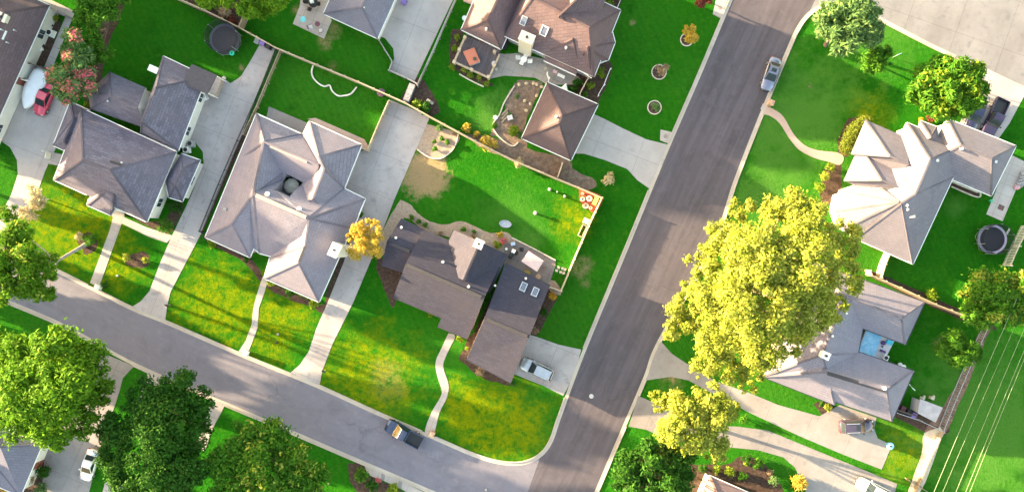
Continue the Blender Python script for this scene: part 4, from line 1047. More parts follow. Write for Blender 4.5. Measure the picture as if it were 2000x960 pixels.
# ---- shrubs, one by one
SHR = [
 ('golden sunlit bush on the fence line, larger of two', 952, 280, 19, 'gold', .18), ('golden bush beside the fence, smaller and further left', 912, 250, 11, 'gold', .18),
 ('orange edged golden bush between the two fence bushes', 930, 262, 8, 'gold', .18),
 ('bright green leafy bush behind the stacked woodpile', 812, 203, 12, 'lime', .3), ('dark green bush under the fence next to the bright leafy one', 830, 212, 15, 'dark', .22),
 ('leafy green bush at the lower left corner of the pyramid roofed garage', 1002, 256, 13, 'lime', .24), ('dark bush against the garage wall corner', 1020, 264, 10, 'green', .2),
 ('small green plant at the head of the brown garden bed', 1010, 188, 5, 'grey', .16), ('grey green plant in the middle of the brown garden bed', 996, 224, 6, 'grey', .16), ('low green plant at the lower left of the brown garden bed', 965, 246, 7, 'green', .16),
 ('round lime bush at the corner of the wooden deck, topmost', 893, 73, 8, 'lime', .13), ('round lime bush left of the deck, second from top', 889, 93, 8, 'lime', .13), ('rust coloured bush by the deck corner', 893, 112, 6, 'red', .13),
 ('round lime bush at the lower left post of the deck', 884, 130, 8, 'lime', .13), ('olive bush below the deck railing', 907, 136, 7, 'yellow', .13), ('round lime bush below the middle of the deck railing', 917, 146, 8, 'lime', .13), ('olive yellow bush below the deck railing near the patio', 935, 150, 8, 'yellow', .13), ('round lime bush at the deck corner nearest the patio', 951, 162, 7, 'lime', .13),
 ('dead straw coloured shrub alone on the roadside lawn', 1190, 348, 14, 'tan', .2),
 ('straw coloured dry shrub hanging over the back fence', 1013, 318, 10, 'tan', .2),
 ('yellow green clipped bush by the entrance of the white walled house, uppermost', 1622, 325, 11, 'lime', .13), ('pale yellow clipped ball by the white walled house', 1612, 344, 12, 'yellow', .13), ('green clipped ball lowest by the white walled house', 1602, 366, 13, 'lime', .13),
 ('rust red low bush under the sunlit hip at the top of the pale house', 1818, 232, 9, 'red', .16), ('orange bush beside the rust red one under the pale hip', 1800, 234, 6, 'orange', .16),
 ('yellow star shaped bush against the back fence', 1821, 577, 9, 'lime', .3), ('clipped round hedge ball in the narrow lawn by the curved drive', 1455, 818, 12, 'green', .13),
 ('olive bush where the drive meets the lower house corner', 1618, 795, 10, 'yellow', .16), ('small dark bush beside the olive drive bush', 1606, 788, 7, 'dark', .14),
 ('spiky yellow ornamental grass by the bottom driveway', 1564, 942, 14, 'gold', .3),
 ('rounded green bush beside the bottom pink roof, nearest the yellow tree', 1372, 915, 12, 'dark', .14), ('green clipped bush above the pink roof', 1402, 916, 11, 'lime', .13), ('olive clipped ball above the pink roof', 1428, 922, 13, 'lime', .12), ('dark green ball right of the olive clipped ball', 1452, 930, 12, 'green', .13),
 ('flat dark bush at the top of the rounded bottom bed', 1462, 898, 13, 'dark', .15), ('green bush on the right side of the rounded bottom bed', 1482, 906, 13, 'green', .15), ('small yellow bush in the dark bottom bed', 1458, 905, 6, 'lime', .16),
 ('grey leafed bush at the edge of the bottom lawn', 1512, 940, 11, 'grey', .16), ('brown dried bush at the tip of the bottom lawn', 1505, 922, 7, 'brown', .14),
 ('leafy green bush below the front corner of the courtyard house', 612, 594, 11, 'lime', .2), ('light green bush by the path end of the courtyard house', 528, 552, 10, 'lime', .18), ('dark low bush along the front wall of the courtyard house', 565, 572, 10, 'dark', .16),
 ('bright bush at the left front corner of the courtyard house', 412, 476, 10, 'lime', .18), ('dark bush at the notch of the courtyard house', 482, 504, 9, 'dark', .16),
 ('dark bush between drive and courtyard house, uppermost', 704, 418, 7, 'green', .16), ('dark bush between drive and courtyard house, lowest', 696, 438, 8, 'green', .16),
 ('big clipped round bush at the end of the front walk', 320, 440, 20, 'green', .14), ('dark wide bush behind the big clipped round bush', 340, 403, 17, 'dark', .2),
 ('golden low bush in the sunlit lawn bed, left one', 246, 502, 9, 'yellow', .14), ('golden low bush in the sunlit lawn bed, right one', 284, 508, 9, 'yellow', .14),
 ('green bush wrapped round the foot of the leaning tree', 172, 468, 14, 'green', .2), ('dry brown bush at the foot of the leaning tree', 153, 462, 9, 'tan', .16),
 ('dark bush by the white mailbox at the path end', 204, 556, 9, 'dark', .14),
 ('low green bush on the north side of the dark roofed house, leftmost', 804, 424, 7, 'green', .13), ('low green bush on the north side of the dark roofed house, middle', 818, 432, 6, 'green', .13), ('round dark bush on the north side of the dark roofed house, near the gravel', 831, 439, 7, 'green', .13), ('tiny dry bush in the gravel by the dark roof', 860, 454, 4, 'brown', .1),
 ('green bush by the pale cross gable', 905, 447, 7, 'green', .14), ('small bush right of the pale cross gable', 925, 452, 5, 'green', .12), ('brown bush by the white chimney', 925, 460, 5, 'brown', .12),
 ('yellow flowering bush at the patio corner', 976, 458, 8, 'gold', .13), ('pink flowering bush beside the grill patio', 985, 470, 9, 'pink', .13), ('green leafy bush below the flowering patio bushes', 972, 478, 9, 'lime', .16),
 ('rust coloured bush by the right wall of the garage with skylights', 1078, 578, 9, 'orange', .15), ('dark bush low on the right wall of the garage with skylights', 1062, 610, 9, 'dark', .16), ('bush where the garage with skylights meets its drive', 1045, 645, 8, 'brown', .15),
 ('bright green bush below the breezeway of the dark roofed house', 899, 660, 9, 'lime', .18), ('lime round bush left of the garage with skylights', 912, 680, 5, 'lime', .12), ('flowering bed bush below the garage with skylights', 938, 726, 11, 'brown', .15), ('dark bush at the front corner of the garage with skylights', 1000, 746, 7, 'dark', .15),
 ('small green bush at the front wall of the dark roofed house', 841, 614, 6, 'lime', .14),
 ('light green leafy bush by the bottom paved path, left', 705, 930, 16, 'green', .22), ('dark leafy bush by the bottom paved path', 728, 948, 14, 'dark', .2), ('bush with red flowers by the bottom paved path', 738, 938, 8, 'pink', .16), ('light bush at the very bottom by the paved path', 765, 955, 13, 'lime', .2),
 ('clipped long hedge at the east bay of the big mauve house', 1172, 140, 13, 'lime', .12), ('clipped oval hedge ball near the garden gate', 1155, 166, 11, 'lime', .12), ('small clipped ball next to the garden gate', 1143, 185, 8, 'green', .12), ('dark bush inside the walled garden', 1128, 162, 12, 'dark', .18), ('dark bush in the lower walled garden', 1122, 176, 10, 'dark', .18),
 ('yellow green bush at the top right corner of the big mauve house', 1190, 6, 11, 'lime', .16), ('dark bush beside the bay of the big mauve house', 1186, 36, 10, 'dark', .16), ('green bush touching the round bay', 1180, 54, 7, 'green', .14),
 ('reddish bush behind the back fence at the top', 438, 22, 13, 'brown', .2), ('green bush behind the back fence at the top', 405, 6, 14, 'green', .22), ('dark red bush behind the back fence', 452, 40, 9, 'red', .18),
 ('fluffy green bush in the side court of the left mauve house', 106, 33, 10, 'lime', .14),
 ('brown autumn bush by the bottom left corner', 40, 930, 24, 'brown', .22), ('dark bush at the bottom left drive', 80, 920, 16, 'dark', .2), ('orange brown bush on the bottom left edge', 8, 950, 14, 'orange', .2), ('grey green bush on the bottom left drive edge', 78, 955, 16, 'grey', .2),
 ('green ground plant in the rock garden, left of four', 848, 276, 5, 'green', .12), ('green ground plant in the rock garden, top of four', 862, 270, 6, 'green', .12), ('green ground plant in the rock garden, right of four', 874, 278, 7, 'green', .12), ('green ground plant in the rock garden, lowest of four', 848, 291, 7, 'green', .12), ('grey spiky plant at the top of the rock garden', 857, 249, 6, 'grey', .16), ('rusty plant at the right tip of the rock garden', 887, 262, 3.5, 'brown', .1),
 ('thin grey green seedling alone on the right lawn', 1583, 168, 9, 'grey', .13), ('green bush under the corner of the left wing of the blue grey house', 168, 205, 9, 'lime', .16),
]
for lab, px, py, r, lf, sz in SHR:
    sparse = 'seedling' in lab
    shrub(lab, px, py, r, lf, size=sz, n=90 if sparse else None, elong=4.0 if 'spiky' in lab or 'star' in lab else (2.6 if lf in ('tan', 'brown') else 1.4))
# tall clipped hedge by the white walled house
hd = thing('hedge', 'tall olive green curved hedge against the corner of the pale house', 'hedge', P(1664, 268))
bl = []
for px, py, r in ((1690, 236, 11), (1681, 243, 12), (1673, 252, 13), (1666, 262, 14), (1660, 273, 14), (1655, 284, 12), (1652, 293, 9)):
    q = P(px, py, 1.2); bl.append(((q.x, q.y, 1.0), (r * S * 1.05, r * S * 1.05, 1.0)))
leaf_mesh('foliage', mat_leaf('leaves_hedge', (0.05, 0.075, 0.01), (0.09, 0.12, 0.012), (0.13, 0.16, 0.02), .2), bl, 6500, 0.14, 1.2, hd, 77, .5, 0, .8)
mb = MB(); q = P(1664, 268); mb.tube([q, q + Vector((0, 0, .8))], [.06, .04], 6); mb.build('stem', mat_bark(), hd)
# ================================================================== FENCES, WALLS, WIRES
F_CREAM = mat_wood('pale_fence_wood', (0.42, 0.34, 0.25), 0, 5, .2)
F_BROWN = mat_wood('weathered_fence_wood', (0.30, 0.24, 0.18), 0, 5, .3)
F_GREY = mat_wood('grey_fence_wood', (0.30, 0.29, 0.29), 0, 5, .3)
IRON = plain('dark_iron', (0.035, 0.04, 0.05), 0.45, 0.6)
CHAIN = plain('chain_link_steel', (0.42, 0.44, 0.44), 0.5, 0.6)

def fence(label, pts, h=1.75, mat=None, style='board', name='fence', cat='fence', post_every=2.4, group=None):
    """pts: where the top of the fence is seen"""
    mat = mat or F_CREAM
    w = [P(x, y, h) for x, y in pts]
    root = thing(name, label, cat, Vector((w[0].x, w[0].y, 0)), group)
    pan = MB(); posts = []
    for a, b in zip(w[:-1], w[1:]):
        d = b - a; L = d.length; t = d.normalized(); nr = Vector((t.y, -t.x, 0)); ang = math.atan2(t.y, t.x)
        ns = max(1, round(L / post_every))
        for k in range(ns + 1): posts.append((a.lerp(b, k / ns) - nr * .09, ang))
        if style == 'board':
            n = max(1, int(L / 0.15))
            for k in range(n):
                m = a.lerp(b, (k + .5) / n); hh = h - 0.02 * ((k * 7) % 3)
                pan.box((m.x, m.y, hh / 2), (L / n - .012, 0.03, hh), ang)
            for z in (0.35, h - .3): pan.bar((a.x - nr.x * .04, a.y - nr.y * .04, z), (b.x - nr.x * .04, b.y - nr.y * .04, z), .05, .09)
            pan.bar((a.x, a.y, h + .03), (b.x, b.y, h + .03), .14, .05)
        elif style == 'iron':
            n = max(1, int(L / 0.13))
            for k in range(n):
                m = a.lerp(b, (k + .5) / n); pan.box((m.x, m.y, h / 2), (.025, .025, h), ang)
            for z in (0.2, h - .25, h - .02): pan.bar((a.x, a.y, z), (b.x, b.y, z), .05, .06)
        elif style == 'chain':
            n = max(1, int(L / 0.35))
            for k in range(n):
                p, q = a.lerp(b, k / n), a.lerp(b, (k + 1) / n)
                for z0, z1 in ((.05, h), (h, .05)): pan.bar((p.x, p.y, z0), (q.x, q.y, z1), .015, .015)
            for z in (h - .02, .08): pan.bar((a.x, a.y, z), (b.x, b.y, z), .055, .055)
        elif style == 'slat':
            n = max(1, int(L / 0.24))
            for k in range(n):
                m = a.lerp(b, (k + .5) / n); pan.box((m.x, m.y, h / 2), (.11, .035, h), ang)
            for z in (0.3, h - .25): pan.bar((a.x - nr.x * .05, a.y - nr.y * .05, z), (b.x - nr.x * .05, b.y - nr.y * .05, z), .05, .1)
        elif style == 'rail':
            for z in (0.45, 0.95, h): pan.bar((a.x, a.y, z), (b.x, b.y, z), .06, .13)
            n = max(1, int(L / 0.2))
            for k in range(n):
                m = a.lerp(b, (k + .5) / n); pan.box((m.x, m.y, h / 2), (.04, .04, h), ang)
    pan.build('panel', mat, root)
    seen = []
    for p, ang in posts:
        if any((p - s).length < .5 for s in seen): continue
        seen.append(p)
        mb = MB(); r = .06 if style in ('iron', 'chain') else .10
        mb.box((p.x, p.y, (h + .10) / 2), (r, r, h + .10), ang); mb.box((p.x, p.y, h + .12), (r * 1.3, r * 1.3, .05), ang)
        mb.build('post', mat, root)
    return root

fence('pale wooden back fence from the top edge past the trampoline', [(330, -10), (400, 20), (466, 53), (536, 92)], 1.75)
fence('long pale wooden back fence behind the heart edged lawn', [(536, 92), (620, 127), (700, 160), (790, 200), (840, 228)], 1.75)
fence('pale wooden fence behind the rock garden and golden bushes', [(840, 228), (896, 258), (960, 292), (1005, 314), (1088, 349)], 1.75)
fence('pale wooden fence leading to the red playground corner', [(1088, 349), (1130, 366), (1176, 386)], 1.75)
fence('sunlit pale wooden fence between the playground lawn and the road', [(1176, 386), (1150, 442), (1122, 506), (1096, 568)], 1.75)
fence('short pale garden fence closing the patio end', [(1096, 568), (1074, 560)], 1.6)
fence('short pale fence from the back fence to the garage', [(1088, 349), (1099, 318)], 1.6)
fence('weathered grey wooden fence running to the top edge beside the leafy tree', [(466, 53), (480, 18), (492, -10)], 1.8, F_BROWN)
fence('dark iron fence beside the long left driveway', [(539, 96), (497, 196), (462, 274), (425, 360), (388, 452)], 1.2, IRON, 'iron')
fence('brown railing fence parallel to the iron fence, top half', [(546, 99), (520, 160), (500, 208), (474, 262)], 1.1, F_BROWN, 'rail')
fence('short dark iron gate at the lower end of the iron fence', [(388, 452), (402, 458)], 1.2, IRON, 'iron', 'gate', 'gate')
fence('pale picket fence between heart lawn and courtyard driveway', [(759, 196), (735, 250), (717, 293)], 1.3)
fence('low pink picket gate at the courtyard house corner', [(717, 293), (704, 288)], 1.2, F_CREAM, 'board', 'gate', 'gate')
fence('weathered rail fence along the concrete pad under the top edge', [(892, -10), (868, 45), (845, 98), (814, 166)], 1.3, F_GREY, 'rail')
fence('low grey fence at the bottom end of the concrete pad', [(814, 163), (790, 150), (760, 137)], 1.0, F_GREY)
fence('low grey fence on the grass island by the slate blue house', [(760, 137), (766, 120), (738, 75)], 1.0, F_GREY)
fence('orange sunlit wooden fence between the two right hand gardens', [(1702, 537), (1760, 562), (1828, 594), (1890, 618), (1930, 634)], 1.75)
fence('bright sunlit wooden side fence between the two right hand houses', [(1741, 490), (1730, 515), (1722, 542)], 1.8)
fence('short dark gate between pale house and sunlit fence', [(1700, 528), (1704, 539)], 1.6, F_CREAM, 'board', 'gate', 'gate')
fence('pale wire fence along the field beside the red earth strip', [(1932, 636), (1900, 706), (1868, 780), (1843, 842)], 1.3, CHAIN, 'chain')
fence('pale wire fence across the lawn below the flat roofed shed', [(1752, 806), (1800, 822), (1843, 842)], 1.3, CHAIN, 'chain')
fence('brown wooden fence from the wire corner down to the bottom edge', [(1843, 844), (1815, 900), (1788, 965)], 1.0, F_BROWN)
fence('brown rail fence crossing the field at the bottom edge', [(1775, 938), (1800, 952), (1830, 972)], 1.0, F_BROWN, 'rail')
fence('white slatted fence at the right edge below the trampoline', [(2012, 440), (1992, 480), (1975, 518)], 1.8, plain('bleached_wood', (.55, .53, .48), .7), 'slat')
fence('thin white garden rail along the bay of the big mauve house', [(1214, -5), (1204, 20), (1195, 46)], 0.8, WHITE, 'rail')
fence('thin pale garden rail beside the clipped hedges', [(1192, 134), (1180, 165), (1168, 186)], 0.8, WHITE, 'rail')
fence('pale gate and fence between big house and pyramid garage', [(1150, 150), (1140, 168), (1132, 184)], 1.4, F_CREAM)
fence('white picket fence across the paved yard by the pyramid garage', [(1068, 142), (1072, 152), (1071, 163)], 1.2, WHITE, 'rail')
fence('dark fence at the top of the left side court', [(97, 16), (112, 22), (126, 30)], 1.6, F_GREY)
fence('dark fence across the side court above the boat', [(50, 122), (80, 131), (104, 140)], 1.6, plain('dark_fence_wood', (.09, .07, .065), .8))
fence('narrow white wall fence closing the court of the left house', [(34, 152), (52, 158)], 1.6, WHITE)
fence('grey stake fence behind the shed and bins', [(1752, 800), (1790, 812)], 1.5, plain('dark_fence_wood', (.09, .07, .065), .8))
# wooden deck with posts and rails
dk = thing('deck', 'dark plank deck with pale railing beside the big mauve house', 'deck', P(925, 110))
deckp = [P(*p, .45) for p in ((910, 70), (978, 98), (955, 152), (887, 122))]
mb = MB(); mb.prism([tuple(v) for v in deckp], 0, .45); mb.build('floor', mat_wood('deck_planks', (0.11, 0.095, 0.11), A_NS + .06, .22, .3), dk)
for a, b in (((908, 72), (887, 121)), ((887, 121), (955, 152)), ((955, 152), (976, 106))):
    pa, pb = P(*a, 1.35), P(*b, 1.35); mb = MB()
    mb.bar(pa, pb, .28, .08); mb.bar(pa - Vector((0, 0, .45)), pb - Vector((0, 0, .45)), .06, .08)
    n = int((pb - pa).length / .25)
    for k in range(n):
        q = pa.lerp(pb, k / n); mb.box((q.x, q.y, .9), (.05, .05, .86))
    mb.build('railing', F_BROWN, dk)
for p in ((887, 121), (921, 136), (954, 150), (965, 128), (897, 97), (908, 73), (966, 101)):
    q = P(*p, 1.4); mb = MB(); mb.box((q.x, q.y, .75), (.3, .3, 1.5), A_ST); mb.box((q.x, q.y, 1.54), (.42, .42, .08), A_ST); mb.build('post', F_CREAM, dk)
# power lines over the field: five wires with real sag, strung between poles beyond the picture
PW = plain('aluminium_wire', (0.22, 0.27, 0.18), 0.7, 0.1)
for lab, a, b, z, r in (('overhead wire over the field, leftmost and brightest', (1962, 640), (1825, 960), 9.5, .024), ('overhead wire second from left over the field', (1982, 640), (1842, 960), 8.6, .014), ('overhead wire in the middle of the five over the field', (1998, 650), (1868, 960), 9.4, .02),
                        ('overhead wire second from right over the field', (2003, 680), (1887, 960), 9.0, .022), ('overhead wire rightmost over the field', (2006, 690), (1895, 960), 7.6, .02)):
    pa, pb = P(*a, z), P(*b, z); d = pb - pa
    A, B = pa - d * 0.9, pb + d * 0.9; mb = MB()
    pts = []
    for k in range(25):
        t = k / 24; q = A.lerp(B, t); q.z = z + .5 * (2 * t - 1) ** 2 - .15; pts.append(q)
    mb.tube(pts, r, 6)
    tag(mb.build('power_line', PW), lab, 'wire', 'overhead wires over the field')
# brick planting rings on the roadside lawn
RING = plain('ring_brick', (0.50, 0.44, 0.38), .8, bump=.3)
for lab, px, py, r in (('pale brick ring around the orange yellow tree', 1341, 78, 12), ('pale brick ring around the brown young tree', 1287, 141, 14), ('pale brick ring around the green young tree', 1278, 210, 13)):
    c = P(px, py); mb = MB(); n = 26
    for k in range(n):
        a = 2 * math.pi * k / n; mb.box((c.x + r * S * math.cos(a), c.y + r * S * math.sin(a), .06), (.2, .14, .12), a + math.pi / 2)
    mb.lathe(c, [(r * S * .96, 0.0), (r * S * .96, .05)], 24, 1)
    tag(mb.build('planting_ring', [RING, mulch_m]), lab, 'planting ring')
# heart shaped white stone edging against the back fence
pts = smooth_line([P(*p) for p in ((612, 128), (609, 140), (612, 152), (622, 163), (634, 169), (644, 167), (649, 178), (660, 187), (673, 187), (686, 183), (697, 170))], 5)
mb = MB()
for a, b in zip(pts[:-1], pts[1:]):
    m = (a + b) / 2; d = b - a; mb.box((m.x, m.y, .07), (d.length * .92, .2, .14), math.atan2(d.y, d.x))
tag(mb.build('stone_edging', plain('white_stone', (0.62, 0.60, 0.55), .8)), 'white double curved stone edging in the lawn against the back fence', 'edging')
for lab, pl in (('pale stone edging around the rock garden', ((895, 262), (886, 290), (862, 309), (838, 307), (815, 292))), ('grey stone edging along the brown garden bed', ((1005, 168), (985, 200), (975, 225), (962, 245), (975, 268), (1000, 285), (1012, 278))), ('pale timber edging below the deck bushes', ((897, 145), (920, 158), (945, 170))),
               ('wooden raised bed frame against the pale house wall', ((1857, 364), (1908, 385), (1914, 374))), ('timber edging of the gravel bed by the patio', ((1000, 464), (1040, 484), (1085, 508)))):
    pts = smooth_line([P(*p) for p in pl], 5); mb = MB()
    for a, b in zip(pts[:-1], pts[1:]):
        m = (a + b) / 2; d = b - a; mb.box((m.x, m.y, .1), (d.length * .96, .16, .2), math.atan2(d.y, d.x))
    tag(mb.build('edging', RING), lab, 'edging')
# ================================================================== VEHICLES
TYRE = plain('tyre_rubber', (0.018, 0.018, 0.02), 0.8)
RIM = plain('alloy_rim', (0.55, 0.56, 0.58), 0.35, 0.8)
CGLASS = mat_glass_dark('car_glass', (0.02, 0.03, 0.035), 0.12); CGLASS.node_tree.nodes['Principled BSDF'].inputs['Specular IOR Level'].default_value = 0.3
LAMP = plain('headlamp_clear', (0.34, 0.35, 0.38), 0.2, .3)
TAIL = plain('tail_lamp_red', (0.35, 0.02, 0.02), 0.3)

def loft(mb, st, m=0):
    """st: (x, half width, z low, z belt)"""
    base = len(mb.v); n = 9
    for x, w, zl, zb in st:
        sec = [(-.90, zl), (-1.0, zl + .22), (-.985, zb - .16), (-.90, zb - .02), (0, zb + .03), (.90, zb - .02), (.985, zb - .16), (1.0, zl + .22), (.90, zl)]
        mb.v += [(x, q * w, z) for q, z in sec]
    for i in range(len(st) - 1):
        for k in range(n):
            mb.f.append((base + i * n + k, base + i * n + (k + 1) % n, base + (i + 1) * n + (k + 1) % n, base + (i + 1) * n + k)); mb.m.append(m)
    mb.f.append(tuple(base + k for k in range(n))[::-1]); mb.m.append(m)
    mb.f.append(tuple(base + (len(st) - 1) * n + k for k in range(n))); mb.m.append(m)

def gquad(a, b, c, d, mx=.06, my=.10, off=.008):
    a, b, c, d = map(Vector, (a, b, c, d))
    f = lambda u, v: (a * (1 - u) + b * u) * (1 - v) + (d * (1 - u) + c * u) * v
    nn = (b - a).cross(d - a).normalized() * off
    q = [f(mx, my), f(1 - mx, my), f(1 - mx, 1 - my), f(mx, 1 - my)]
    return [p + nn for p in q] + [p - nn * 2 for p in q]
def glass_part(name, root, *c, **k):
    v = gquad(*c, **k); mb = MB(); mb.add(v, [(0, 1, 2, 3), (7, 6, 5, 4), (0, 4, 5, 1), (1, 5, 6, 2), (2, 6, 7, 3), (3, 7, 4, 0)]); mb.build(name, CGLASS, root)

def vehicle(kind, label, cat, name, col, c, nose, L=4.7, W=1.82, Ht=1.45, paint_rough=.22, metal=.3, sunroof=False, rails=False):
    """c: centre px on the ground, nose: px the nose points at"""
    root = thing(name, label, cat, (0, 0, 0))
    pm = mat_paint('paint_' + '_'.join('%02d' % int(100 * x) for x in col), col, paint_rough, metal)
    w = W / 2; h = L / 2; mb = MB()
    if kind == 'sedan':
        st = [(-1, .70, .42, .72), (-.95, .88, .30, .88), (-.75, .98, .22, .94), (-.4, 1, .2, .95), (0, 1, .2, .94), (.4, 1, .2, .93), (.62, .98, .22, .88), (.82, .93, .25, .78), (.94, .76, .30, .66), (.98, .62, .34, .60), (1, .40, .40, .54)]
        cab = (-.70, .46, -.38, .03, .93)
    elif kind == 'suv':
        st = [(-1, .80, .45, .85), (-.96, .93, .32, 1.02), (-.8, 1, .25, 1.06), (-.3, 1, .24, 1.06), (.2, 1, .24, 1.05), (.45, 1, .25, 1.02), (.65, .98, .27, .98), (.85, .92, .3, .88), (.95, .76, .34, .74), (.985, .62, .38, .68), (1, .42, .44, .60)]
        cab = (-.95, .46, -.82, .08, 1.04)
    elif kind == 'pickup':
        st = [(-.22, 1, .32, 1.06), (0, 1, .32, 1.08), (.25, 1, .32, 1.08), (.42, 1, .32, 1.06), (.62, .98, .34, 1.04), (.84, .95, .36, .98), (.95, .86, .38, .86), (1, .72, .44, .70)]
        cab = (-.20, .48, -.14, .17, 1.07)
    loft(mb, [(x * h, q * w, a, b) for x, q, a, b in st])
    if kind == 'pickup':      # open load bed
        x0, x1 = -h, -.22 * h
        mb.box(((x0 + x1) / 2, 0, .60), (x1 - x0 - .01, 2 * w * .97, .2))
        for s in (-1, 1): mb.box(((x0 + x1) / 2, s * (w - .07), .88), (x1 - x0 - .01, .12, .37))
        mb.box((x0 + .05, 0, .88), (.09, 2 * w - .28, .36))
        mb.box((x1 - .06, 0, .9), (.08, 2 * w - .28, .38))
    body = mb.build('body', pm, root, smooth=(kind != 'pickup'))
    if kind == 'pickup':
        lb = MB(); lb.box(((x0 + x1) / 2, 0, .715), (x1 - x0 - .22, 2 * w - .30, .02)); lb.build('bed_liner', BLACK, root)
    xr, xf, tr, tf, zb = cab[0] * h, cab[1] * h, cab[2] * h, cab[3] * h, cab[4]
    lw, tw = w * .90, w * .70
    lo = [(xr, -lw, zb), (xf, -lw, zb), (xf, lw, zb), (xr, lw, zb)]; up = [(tr, -tw, Ht), (tf, -tw, Ht), (tf, tw, Ht), (tr, tw, Ht)]
    xm = (tr + tf) / 2
    cb = MB(); cb.add(lo + up + [(xm, -tw * 1.02, Ht + .03), (xm, tw * 1.02, Ht + .03)], [(0, 1, 5, 8, 4), (2, 3, 7, 9, 6), (1, 2, 6, 5), (3, 0, 4, 7), (4, 8, 9, 7), (8, 5, 6, 9)])
    cb.build('cabin', pm, root)
    glass_part('windshield', root, lo[1], lo[2], up[2], up[1], mx=.05, my=.08)
    glass_part('rear_window', root, lo[3], lo[0], up[0], up[3], mx=.08, my=.14)
    for s, (a, b, c_, d) in ((-1, (lo[0], lo[1], up[1], up[0])), (1, (lo[2], lo[3], up[3], up[2]))):
        glass_part('side_window', root, a, b, c_, d, mx=.07, my=.12)
    if sunroof:
        sb = MB(); sb.box((tf - .45, 0, Ht + .02), (.5, tw * 1.1, .04)); sb.build('sunroof', CGLASS, root)
    if rails:
        for s in (-1, 1):
            rb = MB(); rb.bar((tr + .2, s * tw * .93, Ht + .08), (tf - .2, s * tw * .93, Ht + .08), .06, .05)
            for x in (tr + .25, tf - .25): rb.box((x, s * tw * .93, Ht + .03), (.08, .05, .1))
            rb.build('roof_rail', METAL, root)
    wr = .37 if kind != 'sedan' else .33
    for x in (-.60 * h, .62 * h):
        for s in (-1, 1):
            y = s * (w - .10)
            t_ = MB(); t_.tube([(x, y - .12, wr), (x, y - .09, wr), (x, y + .09, wr), (x, y + .12, wr)], [wr * .88, wr, wr, wr * .88], 18); wo = t_.build('wheel', TYRE, root)
            r_ = MB(); r_.tube([(x, y + s * .10, wr), (x, y + s * .135, wr)], [wr * .64, wr * .6], 12); r_.build('rim', RIM, wo)
    for s in (-1, 1):
        hb = MB(); zz = .66 if kind == 'sedan' else .82
        hb.box((h * .905, s * w * .62, zz - .03), (.2, .30, .12), -s * .5); hb.build('headlight', LAMP, root)
        tb = MB(); tb.box((-h * .985, s * w * .70, zz + .06), (.10, .30 if kind != 'pickup' else .12, .16)); tb.build('taillight', TAIL, root)
        mr = MB(); mr.box((xf - .28, s * (w + .09), zb + .06), (.14, .20, .15)); mr.build('mirror', pm, root)
    bp = MB(); bp.box((h * .97, 0, .42), (.14, w * 1.25, .16)); bp.build('bumper', BLACK, root)
    root.location = P(*c); d = P(*nose) - P(*c); root.rotation_euler = (0, 0, math.atan2(d.y, d.x))
    return root

vehicle('pickup', 'dark pickup truck with blue sky reflection painted in and black open bed at the street kerb', 'pickup truck', 'pickup_truck', (0.04, 0.058, 0.115), (790, 843), (770, 832), 5.6, 1.95, 1.85, metal=.5)  # blue of the reflected sky is put into the paint colour
vehicle('suv', 'silver car parked on the driveway of the charcoal garage', 'car', 'parked_car', (0.42, 0.44, 0.50), (1048, 719), (1028, 710), 4.8, 1.86, 1.6, rails=True, metal=.4)
vehicle('sedan', 'silver blue sedan with sunroof parked on the dark road kerb', 'car', 'parked_car', (0.17, 0.19, 0.29), (1503, 147), (1497, 165), 4.8, 1.84, 1.45, sunroof=True, metal=.5)
vehicle('suv', 'dark maroon car with roof rails on the curved driveway', 'car', 'parked_car', (0.09, 0.07, 0.11), (1668, 829), (1690, 828), 4.8, 1.86, 1.7, rails=True, sunroof=True, metal=.5)
vehicle('sedan', 'white car half under the dark tree on the bottom left drive', 'car', 'parked_car', (0.72, 0.73, 0.75), (180, 905), (176, 918), 4.6, 1.8, 1.5)
vehicle('suv', 'white car cut by the bottom edge on the lower driveway', 'car', 'parked_car', (0.75, 0.76, 0.77), (1700, 952), (1682, 943), 5.0, 1.95, 1.75)
vehicle('sedan', 'dark sedan with blue sky tint painted in, parked left of the dark pickup', 'car', 'parked_car', (0.03, 0.03, 0.08), (1899, 227), (1889, 250), 4.7, 1.82, 1.45, metal=.5)  # bluish tint stands in for sky reflected on dark paint
vehicle('pickup', 'dark pickup with violet sky tint painted in and open bed, beside the dark sedan', 'pickup truck', 'pickup_truck', (0.038, 0.028, 0.07), (1936, 232), (1925, 256), 5.6, 1.95, 1.85, metal=.5)  # violet tint stands in for sky reflected on dark paint
vehicle('sedan', 'pink red car with grey bonnet partly under the crape myrtle', 'car', 'parked_car', (0.55, 0.045, 0.10), (92, 196), (80, 224), 4.7, 1.85, 1.5, metal=.1)
# covered boat on its trailer
bt = thing('boat', 'white covered boat on a trailer beside the white side wall', 'boat', (0, 0, 0))
mb = MB(); secs = []
for x, w, z in ((-3.0, .95, .95), (-2.4, 1.12, 1.05), (-1.0, 1.2, 1.15), (.6, 1.15, 1.2), (1.8, .9, 1.15), (2.6, .5, 1.05), (3.0, .12, 1.0)): secs.append((x, w, .45, z))
loft(mb, secs); mb.build('hull', plain('boat_grey', (.5, .52, .55), .4), bt, smooth=True)
mb = MB(); vs = []; fs = []
prof = ((-3.02, .98, .98), (-2.4, 1.16, 1.12), (-1.0, 1.23, 1.3), (.2, 1.2, 1.45), (.9, 1.1, 1.38), (1.8, .93, 1.25), (2.6, .53, 1.1), (3.05, .12, 1.03))
for x, w, z in prof: vs += [(x, -w, .9), (x, -w * .97, z - .12), (x, -w * .5, z - .02), (x, 0, z + .04), (x, w * .5, z - .02), (x, w * .97, z - .12), (x, w, .9)]
